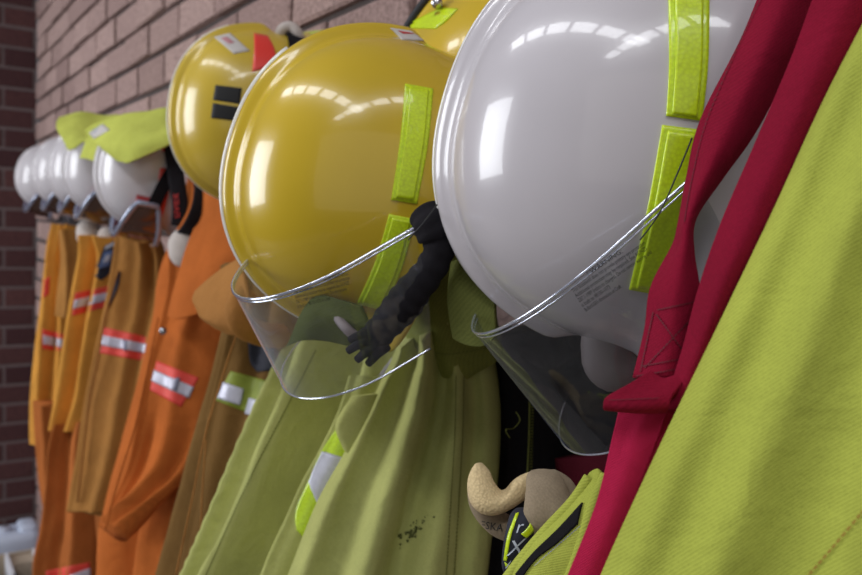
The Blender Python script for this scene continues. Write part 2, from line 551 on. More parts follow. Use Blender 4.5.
def text_mesh(body, size=1.0, spacing=1.0):
    cu = bpy.data.curves.new('lettering', 'FONT')
    cu.body = body; cu.size = size; cu.space_line = spacing; cu.resolution_u = 2
    ob = bpy.data.objects.new('lettering', cu)
    COL.objects.link(ob)
    dg = bpy.context.evaluated_depsgraph_get(); dg.update()
    me = bpy.data.meshes.new_from_object(ob.evaluated_get(dg))
    vs = [v.co.copy() for v in me.vertices]; fs = [tuple(p.vertices) for p in me.polygons]
    bpy.data.objects.remove(ob); bpy.data.curves.remove(cu); bpy.data.meshes.remove(me)
    return vs, fs
def text_on(name, body, targets, o, ux, uy, mat, parent, off=0.0016, bv=None, w=None):
    """Printed lettering lying on a surface: o = pixel of lower left, ux = pixel step along a line per em, uy = per em upward."""
    vs, fs = text_mesh(body)
    if not vs:
        return
    bv = bv or bvh(targets)
    xm = max(v.x for v in vs)
    k = (w / xm) if w else 1.0
    out = []; good = []
    for v in vs:
        px = o[0] + ux[0] * v.x * k + uy[0] * v.y; py = o[1] + ux[1] * v.x * k + uy[1] * v.y
        r = ray(px, py).normalized()
        h, n, i, d = bv.ray_cast(CAM, r)
        if h is None:
            out.append(Vector((0, 0, 0))); good.append(False)
        else:
            out.append(h - r * off); good.append(True)
    fs = [f for f in fs if all(good[i] for i in f)]
    used = sorted({i for f in fs for i in f})
    if not used:
        print('TEXT EMPTY', name); return
    rem = {a: b for b, a in enumerate(used)}
    return mesh_obj(name, [out[i] for i in used], [tuple(rem[i] for i in f) for f in fs], mat, parent, None, False)

# ------------------------------------------------------------------ the setting
BACK_X = 4.68
COURSE, BRICK = 0.103, 0.29
def brick_wall(name, mat, mmat, origin, ux, uy, nrm, width, height, zoff, shift, gap, seed, depth=0.012, jit=0.002):
    rnd = random.Random(seed)
    V, Fc, tones = [], [], []
    def P(a, z, d):
        return origin + ux * a + uy * z + nrm * d
    k = 0
    z = zoff - COURSE
    while z < height:
        a = -BRICK + (shift if k % 2 else shift + BRICK / 2) % BRICK
        while a < width:
            a0, a1 = max(a + gap / 2, 0), min(a + BRICK - gap / 2, width)
            z0, z1 = max(z + gap / 2, 0.0), min(z + COURSE - gap / 2, height)
            if a1 - a0 > 0.02 and z1 - z0 > 0.02:
                j = lambda s=jit: rnd.uniform(-s, s)
                c = 0.004
                b = len(V); tone = rnd.random(); d = j() * 1.2
                for (aa, zz) in ((a0, z0), (a1, z0), (a1, z1), (a0, z1)):
                    V.append(P(aa, zz, -depth - 0.01))
                for (aa, zz) in ((a0 + j(), z0 + j()), (a1 + j(), z0 + j()), (a1 + j(), z1 + j()), (a0 + j(), z1 + j())):
                    V.append(P(aa, zz, -c + d))
                for (aa, zz) in ((a0 + c + j(), z0 + c), (a1 - c + j(), z0 + c), (a1 - c + j(), z1 - c), (a0 + c + j(), z1 - c)):
                    V.append(P(aa, zz, d))
                for r0, r1 in ((0, 4), (4, 8)):
                    for q in range(4):
                        q2 = (q + 1) % 4
                        Fc.append((b + r0 + q, b + r0 + q2, b + r1 + q2, b + r1 + q)); tones.append(tone)
                Fc.append((b + 8, b + 9, b + 10, b + 11)); tones.append(tone)
            a += BRICK
        z += COURSE; k += 1
    nb = len(Fc)
    b = len(V)
    for dd in (-depth, -0.10):
        for (aa, zz) in ((0, 0), (width, 0), (width, height), (0, height)):
            V.append(P(aa, zz, dd))
    Fc.append((b, b + 1, b + 2, b + 3)); Fc.append((b + 7, b + 6, b + 5, b + 4))
    for q in range(4):
        Fc.append((b + q, b + 4 + q, b + 4 + (q + 1) % 4, b + (q + 1) % 4))
    o = mesh_obj(name, V, Fc, mat, None, None, False)
    o.data.materials.append(mmat)
    at = o.data.attributes.new('tone', 'FLOAT', 'FACE')
    vals = tones + [0.5] * (len(Fc) - nb)
    if len(vals) == len(at.data):
        at.data.foreach_set('value', vals)
    for i in range(nb, len(o.data.polygons)):
        o.data.polygons[i].material_index = 1
    return structure(o)

zc_side = PW(37, 81, 0.0).z
zc_back = PX(20, 89, BACK_X).z
brick_wall('wall_right', M['brick_pale'], M['mortar_dark'], Vector((-1.2, 0, 0)), Vector((1, 0, 0)), Vector((0, 0, 1)), Vector((0, 1, 0)),
           1.2 + BACK_X, 3.2, zc_side % COURSE, 0.05, 0.017, 3, depth=0.016, jit=0.0035)
brick_wall('wall_back', M['brick_dark'], M['mortar_grey'], Vector((BACK_X, 3.0, 0)), Vector((0, -1, 0)), Vector((0, 0, 1)), Vector((-1, 0, 0)),
           3.0 + 0.0, 3.2, zc_back % COURSE, 3.0 % BRICK + 0.135, 0.014, 5, depth=0.004, jit=0.001)
fv, ff = box_mesh((-1.2, -0.1, -0.06), (BACK_X + 0.1, 3.0, 0.0))
structure(mesh_obj('floor', fv, ff, M['concrete'], None, None, False))

# ------------------------------------------------------------------ helmets
class Helmet:
    """Hung helmet: crown pointing out to the left, brow down, opening to the wall. Local X = brow, Y = wearer side facing us, Z = crown."""
    A, B, H, SK = 0.145, 0.117, 0.150, 0.045
    def __init__(s, name, label, px, py, depth, rho=16.0, tilt=8.0, S=1.0, mat='white_shell', group=None, ridge=0.012, axes=None, nh=1.0):
        s.S = S
        r = rad(rho); t = rad(tilt)
        if axes:
            c, f = Vector(axes[0]).normalized(), Vector(axes[1])
            f = (f - c * f.dot(c)).normalized()
        else:
            c0 = Vector((-math.cos(r), math.sin(r), 0)); f = Vector((-math.sin(r), -math.cos(r), 0))
            c = c0 * math.cos(t) + Vector((0, 0, 1)) * math.sin(t)
        e = c.cross(f)
        # camera coords are true only on the optical axis: turn with the viewing ray so that every helmet faces us alike
        q = Vector((0, 0, 1)).rotation_difference(-Vector(((px - CX) / F_PX, (CY - py) / F_PX, -1.0)).normalized())
        c, f, e = q @ c, q @ f, q @ e
        s.f, s.e, s.c = C2W(f), C2W(e), C2W(c)
        s.o = PD(px, py, depth)
        s.ridge_h = ridge
        s.root = thing(name, label, 'helmet', s.W(0, 0, -s.SK), group)
        s.mat = mat
        s.shell = s.build_shell()
    def W(s, x, y, z):
        return s.o + (s.f * x + s.e * y + s.c * z) * s.S
    def rdir(s, dx, dy, dz, grow=0.0):
        n = 2.25
        k = (abs(dx / s.A) ** n + abs(dy / s.B) ** n + abs(dz / s.H) ** n) ** (-1 / n)
        return k + grow
    def rim(s, th, z=0.0, grow=0.0):
        dx, dy = math.cos(th), math.sin(th)
        n = 2.25
        k = (abs(dx / s.A) ** n + abs(dy / s.B) ** n) ** (-1 / n) + grow
        return s.W(dx * k, dy * k, z)
    def build_shell(s):
        nm, mats = 'shell', s.mat
        etas = sorted(set([round(x, 5) for x in ([rad(-90 + 6 * i) for i in range(31)] + [rad(-20 + 1.0 * i) for i in range(41)])]))
        npsi = 72
        V, Fc = [], []
        def ridge(eta, psi):
            ad = abs(eta) / rad(13.0)
            if ad >= 1.25:
                return 0.0
            h = 1.0 / (1.0 + math.exp((ad - 0.62) * 17.0))
            end = max(0.0, min(1.0, (rad(86) - abs(psi)) / rad(7)))
            return s.ridge_h * h * end
        # upper dome in "orange segment" coordinates with poles at the ears
        idx = {}
        def vert(i, j):
            key = (0, j) if j in (0, len(etas) - 1) else (i, j)
            if key in idx:
                return idx[key]
            psi = rad(-90 + 180.0 * i / npsi); eta = etas[j]
            dx = math.sin(psi) * math.cos(eta); dy = math.sin(eta); dz = math.cos(psi) * math.cos(eta)
            k = s.rdir(dx, dy, dz) + ridge(eta, psi)
            V.append(s.W(dx * k, dy * k, dz * k)); idx[key] = len(V) - 1
            return idx[key]
        for i in range(npsi):
            for j in range(len(etas) - 1):
                q = [vert(i, j), vert(i, j + 1), vert(i + 1, j + 1), vert(i + 1, j)]
                q2 = []
                for a in q:
                    if a not in q2:
                        q2.append(a)
                if len(q2) > 2:
                    Fc.append(tuple(q2))
        # skirt below, flaring into a small brim at brow and nape
        m = 96
        b0 = len(V)
        prof = [(0.0, 0.0), (0.0, -0.012), (0.001, -0.026), (0.004, -0.036), (0.010, -0.043), (0.0135, -0.045), (0.0135, -0.048), (0.009, -0.047), (-0.004, -0.036), (-0.005, 0.0)]
        for (g, z) in prof:
            for k in range(m):
                th = 2 * math.pi * k / m
                fl = g * (0.35 + 0.9 * max(0.0, math.cos(th)) ** 2 + 0.5 * max(0.0, -math.cos(th)) ** 2) if g > 0 else g
                V.append(s.rim(th, z, fl))
        for r in range(len(prof) - 1):
            for k in range(m):
                k2 = (k + 1) % m
                Fc.append((b0 + r * m + k, b0 + (r + 1) * m + k, b0 + (r + 1) * m + k2, b0 + r * m + k2))
        return mesh_obj(nm, V, Fc, M[s.mat], s.root)
    def add_liner(s, mat='liner'):
        V, Fc = [], []
        m, r = 48, 10
        for j in range(r + 1):
            al = math.pi / 2 * j / r
            for k in range(m):
                th = 2 * math.pi * k / m
                V.append(s.W(math.cos(th) * math.sin(al) * (s.A - 0.012), math.sin(th) * math.sin(al) * (s.B - 0.012), math.cos(al) * (s.H - 0.03) - 0.05))
        for j in range(r):
            for k in range(m):
                Fc.append((j * m + k, j * m + (k + 1) % m, (j + 1) * m + (k + 1) % m, (j + 1) * m + k))
        return mesh_obj('liner', V, Fc, M[mat], s.root)
    def ridge_edge(s, a0=-70, a1=84, r=0.0028, lab='pale edge of the crest'):
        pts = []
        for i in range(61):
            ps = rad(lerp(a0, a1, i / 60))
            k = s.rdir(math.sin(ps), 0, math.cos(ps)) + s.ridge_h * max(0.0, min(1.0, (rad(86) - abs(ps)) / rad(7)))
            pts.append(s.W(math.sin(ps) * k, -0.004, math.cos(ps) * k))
        return tube('ridge_edge', pts, r * s.S, M['pale_edge'], s.root, label=lab)  # thin pale tube following the crest line
    def edge_trim(s, mat='black_rubber', r=0.004):
        pts = []
        for k in range(96):
            th = 2 * math.pi * k / 96
            pts.append(s.rim(th, -0.046, 0.0135 * (0.35 + 0.9 * max(0.0, math.cos(th)) ** 2 + 0.5 * max(0.0, -math.cos(th)) ** 2)))
        return tube('edge_trim', pts, r * s.S, M[mat], s.root, closed=True)
    def band(s, name, th0, th1, z0, z1, grow, mat, parent, n=40, thick=0.003, zc0=None, label=None):
        """Strip following the rim between two azimuths (0 = brow, 90 deg = side facing us)."""
        V, Fc, uv = [], [], []
        for i in range(n + 1):
            th = lerp(th0, th1, i / n)
            for (z, g) in ((z0, grow), (z1, grow), (z1, grow + thick), (z0, grow + thick)):
                dx, dy = math.cos(th), math.sin(th)
                if z > 0:
                    kk = 1.0 * (max(0.0, 1 - (z / s.H) ** 2.25)) ** (1 / 2.25)
                    k = ((abs(dx / s.A) ** 2.25 + abs(dy / s.B) ** 2.25) ** (-1 / 2.25)) * kk + g
                    V.append(s.W(dx * k, dy * k, z))
                else:
                    V.append(s.rim(th, z, g))
                uv.append((i / n * 0.3, z))
        for i in range(n):
            for k in range(4):
                Fc.append((i * 4 + k, i * 4 + (k + 1) % 4, (i + 1) * 4 + (k + 1) % 4, (i + 1) * 4 + k))
        Fc.append((3, 2, 1, 0)); Fc.append(tuple(n * 4 + k for k in range(4)))
        return mesh_obj(name, V, Fc, M[mat], parent, uv, False, label)

def visor_part(h, O, Fd, Ad, Rad, arm, height, taper, mat, edge_r, cutb=0.45, bx=0.02, S=1.0):
    """Clear face visor: a U of sheet plastic; O = centre of the U top, Fd = front direction, Ad = downwards axis."""
    Fd = Fd.normalized(); Ad = (Ad - Fd * Ad.dot(Fd)).normalized(); Sd = Fd.cross(Ad).normalized()
    if Sd.dot(CAM - O) < 0:
        Sd = -Sd
    def pt(u, v):                 # u in -1..1 around the U (1 = end of arm nearest us), v 0 top .. 1 bottom
        tot = arm + Rad * math.pi / 2
        sc = lerp(1.0, taper, v)
        lim = lerp(1.0, 1.0 - cutb, v ** 2.2)
        l = abs(u) * tot * lim
        if l < Rad * math.pi / 2:
            a = l / Rad
            x, y = Rad * math.cos(a), Rad * math.sin(a)
        else:
            x, y = -(l - Rad * math.pi / 2), Rad
        return O + (Fd * x * sc + Sd * (y * sc if u > 0 else -y * sc) + Ad * (height * v)) * S + Fd * (-bx * v * S)
    nu, nv = 96, 24
    V, Fc = [], []
    for j in range(nv + 1):
        for i in range(nu + 1):
            V.append(pt(-1 + 2 * i / nu, j / nv))
    n1 = nu + 1
    for j in range(nv):
        for i in range(nu):
            Fc.append((j * n1 + i, j * n1 + i + 1, (j + 1) * n1 + i + 1, (j + 1) * n1 + i))
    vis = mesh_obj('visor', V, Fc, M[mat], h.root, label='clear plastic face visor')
    tube('visor_rim', [pt(-1 + 2 * i / 96, 0.0) for i in range(97)], edge_r * 0.85, M['visor_edge'], vis, n=8)
    tube('visor_rim', [pt(-1 + 2 * i / 96, 0.028) for i in range(97)], edge_r * 0.5, M['visor_edge'], vis, n=8)
    loop = [pt(-0.35 + 1.35 * i / 96, 1.0) if mat == 'visor_dark' else pt(-1 + 2 * i / 96, 1.0) for i in range(97)]
    tube('visor_rim', loop, edge_r * 0.55, M['visor_edge'], vis, n=8)
    return vis, pt

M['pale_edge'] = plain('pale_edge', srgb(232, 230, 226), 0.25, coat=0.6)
# --- far white helmets, each with goggles
def goggles(h, label, lens=True, big=1.0, group=None):
    g = thing('safety_goggles', label, 'goggles', h.rim(0, -0.03, 0.03), group)
    s = h
    w = rad(60)
    # body standing off the brow: front lens sheet, thick frame around it, foam against the shell
    zt, zb = 0.100, -0.015
    def P(th, z, gr):
        kk = (max(0.0, 1 - (max(z, 0.0) / (s.H * 1.25)) ** 2.25)) ** (1 / 2.25)
        dx, dy = math.cos(th), math.sin(th)
        k = (abs(dx / s.A) ** 2.25 + abs(dy / s.B) ** 2.25) ** (-1 / 2.25) * kk + gr
        return s.W(dx * k, dy * k, z)
    V, Fc = [], []
    n = 28
    for i in range(n + 1):
        th = lerp(-w, w, i / n)
        g0 = 0.034 + 0.012 * math.cos(th * 1.4)
        aa = abs(2 * i / n - 1) ** 3
        for z in (zt - 0.010 - 0.035 * aa, (zt + zb) / 2, zb + 0.010 + 0.02 * aa):
            V.append(P(th, z, g0))
    for i in range(n):
        for k in range(2):
            Fc.append((i * 3 + k, i * 3 + k + 1, (i + 1) * 3 + k + 1, (i + 1) * 3 + k))
    mesh_obj('lens', V, Fc, M['goggle_lens'], g)
    loop = [P(lerp(-w, w, i / 24), zt - 0.006 - 0.035 * abs(2 * i / 24 - 1) ** 3, 0.035 + 0.012 * math.cos(lerp(-w, w, i / 24) * 1.4)) for i in range(25)]
    loop += [P(lerp(w, -w, i / 24), zb + 0.006 + 0.02 * abs(2 * i / 24 - 1) ** 3, 0.035 + 0.012 * math.cos(lerp(w, -w, i / 24) * 1.4)) for i in range(25)]
    tube('frame', loop, 0.0075 * s.S, M['goggle_frame'], g, closed=True, n=10)
    h.band('foam', -w, w, zb + 0.02, zt - 0.04, 0.002, 'goggle_foam', g, thick=0.022)
    # elastic strap from the lens ends round the shell
    for sg in (1, -1):
        pts = []
        for i in range(31):
            t = i / 30
            th = lerp(w, rad(178), t)
            pts.append(P(sg * th, lerp(0.020, -0.02, min(1, t * 3)), lerp(0.034, 0.006, min(1, t * 4))))
        tube('strap', pts, 0.017 * s.S, M['black_web'], g, n=10, flat=(0.002 * s.S, lambda q, sg=sg: (P(sg * lerp(w, rad(178), q), 0, 0.1) - P(sg * lerp(w, rad(178), q), 0, 0))))
    return g

WG = 'white helmets hung in a row'
h1 = Helmet('helmet', 'white helmet at the far end of the row, closest to the dark brick wall', 53, 178, 3.5, 10, 6, 0.92, 'white_shell_far', WG)
h2 = Helmet('helmet', 'white helmet second from the far end, mostly hidden between two other white helmets', 72, 173, 3.15, 9, 6, 0.90, 'white_shell_far', WG)
h3 = Helmet('helmet', 'white helmet in the middle of the five, just beyond the one under the lime flap', 93, 170, 2.8, 9, 6, 0.92, 'white_shell_far', WG)
h4 = Helmet('helmet', 'white helmet with a lime neck flap flipped back, above the arm badge coat', 114, 170, 2.45, 9, 6, 0.92, 'white_shell_far', WG)
h5 = Helmet('helmet', 'white helmet with a red reflective patch and a lime flap over its top', 158, 174, 1.9, 8, 8, 0.88, 'white_shell_far', WG)
GG = 'goggles strapped to white helmets'
g1 = goggles(h1, 'goggles strapped on the farthest white helmet, nearest the dark wall', group=GG)
g2 = goggles(h2, 'goggles strapped on the second farthest white helmet', group=GG)
g3 = goggles(h3, 'goggles on the middle one of the five white helmets', group=GG)
g4 = goggles(h4, 'goggles on the white helmet just beyond the red patched one', group=GG)
g5 = goggles(h5, 'brown lensed goggles with black lettered strap on the red patched white helmet', group=GG)
for h in (h1, h2, h3, h4, h5):
    h.add_liner()
def chin_cup(h, px, py, depth, r, mt='liner'):
    o = PD(px, py, depth)
    V, Fc = [], []
    for j in range(13):
        a = math.pi * j / 12
        for k in range(20):
            b = 2 * math.pi * k / 20
            V.append(o + C2W((math.sin(a) * math.cos(b) * r * 0.95, math.cos(a) * r * 1.05 - (0.25 * r if math.cos(a) < 0 else 0), math.sin(a) * math.sin(b) * r * 0.6)))
    for j in range(12):
        for k in range(20):
            Fc.append((j * 20 + k, j * 20 + (k + 1) % 20, (j + 1) * 20 + (k + 1) % 20, (j + 1) * 20 + k))
    mesh_obj('ear_cup', V, Fc, M[mt], h.root, label='pale ear cup hanging under the rim')
chin_cup(h4, 88, 232, 2.46, 0.038)
chin_cup(h4, 106, 236, 2.40, 0.026)
chin_cup(h5, 184, 246, 1.62, 0.034)
# h5: red patches, strap lettering, chin strap, nape liner
decal('red_patch', [h5.shell], [(160, 168), (156, 196), (149, 222)], [(171, 168), (168, 196), (160, 226)], M['red_patch'], h5.root, 6, 10, 0.001)
decal('red_patch', [h5.shell], [(163, 146), (162, 152)], [(171, 146), (171, 152)], M['red_patch'], h5.root, 4, 3, 0.001)
tube('chin_strap', smooth_path([PD(188, 160, 1.72), PD(200, 182, 1.60), PD(199, 205, 1.57), PD(190, 226, 1.58), PD(176, 243, 1.66)], 30), 0.014, M['black_web'], h5.root, n=10, flat=(0.003, C2W((0.5, 0, 1))))
tube('chin_strap', smooth_path([PD(168, 134, 1.86), PD(172, 150, 1.80), PD(176, 175, 1.775), PD(180, 205, 1.775), PD(179, 226, 1.79)], 30), 0.018, M['black_web'], h5.root, n=10, flat=(0.003, C2W((0.1, 0, 1))))

def patch(h, A, B):
    o = decal('reflective_patch', [h.shell], A, B, M['fluoro'], h.root, 12, 22, 0.0014)
    A2, B2 = [], []
    for t in (0.045, 0.5, 0.955):
        a = cr(A, t); b = cr(B, t)
        A2.append((lerp(a[0], b[0], 0.16), lerp(a[1], b[1], 0.16))); B2.append((lerp(a[0], b[0], 0.84), lerp(a[1], b[1], 0.84)))
    decal('raised_panel', [h.shell], A2, B2, M['fluoro'], o, 10, 20, 0.0030)
# lime neck flaps flipped over the tops of the two nearest white helmets
flapA = sheet('neck_flap', [
    [(59, 117, 2.40), (80, 113, 2.42), (110, 116, 2.40), (135, 118, 2.35)],
    [(57, 128, 2.32), (75, 126, 2.30), (92, 130, 2.28), (110, 134, 2.26)],
    [(64, 142, 2.24), (74, 140, 2.22), (86, 138, 2.22), (98, 142, 2.2)],
    [(68, 150, 2.22), (74, 148, 2.2), (84, 142, 2.2), (94, 148, 2.18)]], M['lime_flap'], h4.root, 0.004, rough=0.006)
sheet('neck_flap', [
    [(88, 138, 2.12), (98, 143, 2.1), (108, 148, 2.08), (114, 150, 2.08)],
    [(80, 158, 2.12), (88, 159, 2.1), (98, 163, 2.08), (106, 164, 2.08)]], M['lime_flap'], h4.root, 0.004, rough=0.004)
flapB = sheet('neck_flap', [
    [(84, 131, 1.86), (105, 118, 1.83), (138, 112, 1.80), (172, 107, 1.78)],
    [(90, 140, 1.86), (106, 134, 1.80), (130, 130, 1.76), (172, 122, 1.76)],
    [(100, 146, 1.80), (112, 145, 1.76), (134, 144, 1.72), (174, 132, 1.72)],
    [(118, 160, 1.76), (122, 162, 1.74), (132, 161, 1.72), (178, 141, 1.71)]], M['lime_flap'], h5.root, 0.004, rough=0.008, seed=4)
decal('care_label', [flapB], [(89, 133), (94, 139)], [(103, 124), (110, 130)], M['paper'], flapB, 6, 5, 0.0015, label='small grey sewn label')
text_on('lettering', 'CLASS 2\nVEST', [flapA, flapB], (91, 132), (3.0, -1.7), (-0.8, -2.4), M['emblem_blue'], flapB, 0.003)
text_on('lettering', 'uvex', [o for o in g5.children if o.name.startswith('strap')] + [o for o in h5.root.children if o.name.startswith('chin')], (180, 218), (-0.9, -13.0), (-12.0, 0.6), M['label_red'], g5, 0.002)

# ---- yellow helmet with two black squares
y2 = Helmet('helmet', 'yellow helmet marked with two black squares, hung behind the yellow visor helmet', 266, 119, 1.36, 9, 9, 0.98, 'yellow_old', 'yellow helmets')
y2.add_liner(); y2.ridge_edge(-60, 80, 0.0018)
decal('black_marking', [y2.shell], [(215.5, 85), (213, 100)], [(242, 88), (240, 104)], M['ink'], y2.root, 8, 6, 0.0008)
decal('black_marking', [y2.shell], [(213, 103), (211, 118)], [(239, 107), (237, 121)], M['ink'], y2.root, 8, 6, 0.0008)
decal('sticker', [y2.shell], [(214, 37), (234, 54)], [(230, 33), (250, 51)], M['paper'], y2.root, 8, 6, 0.0008, label='pale rectangular sticker with red print')
decal('sticker', [y2.shell], [(221, 38.5), (229, 44)], [(227, 37), (235, 43)], plain('label_faded', srgb(186, 130, 136), 0.6), y2.root, 6, 6, 0.0012)
decal('red_patch', [y2.shell], [(254, 33), (254, 52), (252, 72)], [(268, 36), (275, 50), (276, 66)], M['red_patch'], y2.root, 8, 8, 0.001)
y2.band('strap', rad(60), rad(190), -0.036, -0.008, 0.003, 'black_web', y2.root, thick=0.003, label='black elastic band')
def fold_cloth(h, pts, r, mat, name, label=None):
    return tube(name, smooth_path(pts, 24), r, M[mat], h.root, n=12, label=label)
fold_cloth(y2, [PD(278, 42, 1.32), PD(282, 30, 1.31), PD(291, 27, 1.31), PD(298, 34, 1.31), PD(301, 44, 1.32)], 0.009, 'liner', 'harness_loop', 'cream harness loop')
sheet('neck_flap', [[(296, 36, 1.36), (308, 32, 1.34), (330, 30, 1.32)], [(298, 52, 1.34), (312, 50, 1.32), (332, 48, 1.3)], [(300, 70, 1.34), (314, 68, 1.32), (334, 66, 1.3)]], M['lime_flap'], y2.root, 0.004, rough=0.006)

# ---- upper yellow helmet with black rubber edge, behind
y3 = Helmet('helmet', 'yellow helmet with black rubber edge, half hidden between yellow and white visor helmets', 498, 100, 0.92, S=1.0, mat='yellow_shell', group='yellow helmets', axes=((0.30, -0.30, 0.90), (-0.5, -0.8, -0.1)), ridge=0.0)
y3.edge_trim('black_rubber', 0.005)
decal('reflective_patch', [y3.shell], [(401, 28), (420, 18), (441, 8)], [(436, 29), (448, 20), (458, 9)], M['fluoro'], y3.root, 8, 10, 0.0012)
tube('rivet', [PD(437, 3, 0.86), PD(437, 3, 0.845)], 0.006, M['metal'], y3.root, n=14)

# ---- big yellow helmet with clear visor
Y = Helmet('visor_helmet', 'glossy yellow helmet with a clear face visor hanging below it', 388, 188, 0.78, 19, 9, 0.955, 'yellow_shell', 'yellow helmets')
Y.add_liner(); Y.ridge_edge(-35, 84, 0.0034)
patch(Y, [(405, 84), (400, 140), (391, 200)], [(433, 89), (428, 143), (417, 204)])
patch(Y, [(389, 214), (375, 262), (357, 303)], [(415, 219), (402, 268), (383, 310)])
decal('sticker', [Y.shell], [(390, 28), (402, 40)], [(411, 31), (424, 41)], M['paper'], Y.root, 8, 6, 0.0008, label='torn pale sticker with red mark')
decal('sticker', [Y.shell], [(398, 31), (403, 34)], [(410, 33), (414, 34)], M['label_red'], Y.root, 6, 4, 0.0013)
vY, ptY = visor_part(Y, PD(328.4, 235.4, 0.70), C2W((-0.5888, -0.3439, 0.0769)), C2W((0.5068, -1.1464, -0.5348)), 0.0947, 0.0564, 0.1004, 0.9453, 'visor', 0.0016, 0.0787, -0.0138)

# ---- near white helmet with smoky visor
Wh = Helmet('visor_helmet', 'large glossy white helmet with a smoky visor beside the red braces', 652, 156, 0.60, 18, 9, 1.0, 'white_shell')
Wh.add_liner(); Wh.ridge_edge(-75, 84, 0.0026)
patch(Wh, [(668, -12), (669, 60), (666, 116)], [(709, -12), (708, 62), (702, 121)])
patch(Wh, [(662, 125), (646, 215), (629, 289)], [(703, 130), (686, 222), (668, 296)])
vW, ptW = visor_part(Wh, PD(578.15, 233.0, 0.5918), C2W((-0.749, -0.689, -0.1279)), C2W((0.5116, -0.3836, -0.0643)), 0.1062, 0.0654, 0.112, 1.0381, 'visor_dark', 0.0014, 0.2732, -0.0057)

# raised borders of the moulded tapes
TY = 'This faceshield does not provide primary eye protection.\nAdditional protection may be required. See AS/NZS\nZ87.1-1989 (refers to changes). Do not remove warning until\nis built to 98100-1073\nBullard-GR1 dimensions at Craft.'

# ---- black padded chin strap hanging from the yellow helmet
chin = tube('chin_strap', smooth_path([PD(424, 212, 0.645), PD(433, 226, 0.64), PD(440, 246, 0.64), PD(430, 270, 0.645), PD(414, 290, 0.65), PD(402, 306, 0.655), PD(388, 322, 0.66), PD(374, 338, 0.665), PD(364, 346, 0.668)], 60),
            [0.0125 + 0.0045 * math.exp(-((i - 8) / 6.0) ** 2) + 0.003 * math.exp(-((i - 36) / 9.0) ** 2) + 0.0007 * math.sin(i * 1.3) for i in range(61)], M['black_web'], Y.root, n=18, label='black padded chin strap')
for (ax, ay, bx_, by_) in ((372, 332, 350, 340), (374, 337, 348, 351), (378, 344, 357, 360), (386, 346, 368, 364)):
    tube('strap_end', smooth_path([PD(ax, ay, 0.662), PD((ax + bx_) / 2, (ay + by_) / 2 - 1, 0.656), PD(bx_, by_, 0.66)], 12), [0.0052 - 0.002 * i / 12 for i in range(13)], M['black_web'], Y.root, n=10)
tube('visor_cord', smooth_path([PD(408, 240, 0.60), PD(424, 222, 0.605), PD(436, 206, 0.615), PD(445, 196, 0.63)], 20), 0.0006, M['black_rubber'], Y.root, n=6)
tube('visor_cord', smooth_path([PD(640, 240, 0.47), PD(660, 212, 0.47), PD(678, 172, 0.47), PD(692, 138, 0.475)], 20), 0.0005, M['black_rubber'], Wh.root, n=6)
chin_cup(Wh, 616, 344, 0.60, 0.028, 'cup_shade')
tube('harness_strap', smooth_path([PD(338, 318, 0.70), PD(346, 328, 0.69), PD(356, 336, 0.69), PD(372, 338, 0.69)], 16), 0.0045, M['cup_shade'], Y.root, n=10)
# ------------------------------------------------------------------ coats
CG = 'orange coats at the far end'
def coat(name, label, px, py, X, cat='coat', group=None):
    return thing(name, label, cat, PX(px, py, X), group)

# A: farthest amber coat, two layers, by the dark wall
cA = coat('coat', 'amber coat at the far left end of the row beside the dark brick', 52, 235, 3.1, group=CG)
bA = loft('body', [(62, 228, 3.1, 84, 228, 3.0), (50, 258, 3.1, 82, 250, 3.0), (44, 300, 3.1, 80, 300, 3.0), (37, 345, 3.1, 78, 350, 3.0), (32, 400, 3.1, 76, 400, 3.0), (32, 442, 3.1, 74, 442, 3.0)],
          M['amber'], cA, 0.05, 0.05, folds=[(0.3, 0.35, 0.02, 0.08), (0.6, 0.5, -0.03, 0.06), (0.8, 0.75, 0.02, 0.06)])
sA = loft('sleeve', [(60, 232, 2.95, 86, 230, 2.9), (62, 262, 2.93, 90, 258, 2.88), (57, 300, 2.9, 88, 300, 2.86), (56, 315, 2.9, 84, 318, 2.86)], M['ochre'], cA, 0.045, 0.04, folds=[(0.4, 0.5, 0.02, 0.12)])
decal('reflective_band', [bA], [(44, 280), (43, 298)], [(50, 276), (49, 294)], M['red_tape'], cA, 5, 6)
decal('reflective_band', [bA], [(42, 329), (42, 349)], [(68, 335), (66, 352)], M['red_tape'], cA, 10, 6)
decal('reflective_stripe', [bA], [(43, 335), (43, 344)], [(67, 340), (66, 348)], M['silver'], cA, 10, 4, 0.004)

tA = coat('trousers', 'orange trousers hanging below the farthest amber coat', 56, 440, 3.0, 'trousers', 'trousers below the coats')
loft('trouser_leg', [(34, 400, 3.02, 80, 405, 2.95), (36, 440, 3.02, 80, 440, 2.95), (42, 490, 3.02, 78, 490, 2.95), (50, 525, 3.02, 80, 530, 2.95), (56, 600, 3.0, 84, 600, 2.95)], M['trouser'], tA, 0.05, 0.05, folds=[(0.3, 0.4, 0.02, 0.1), (0.7, 0.6, -0.02, 0.1)])

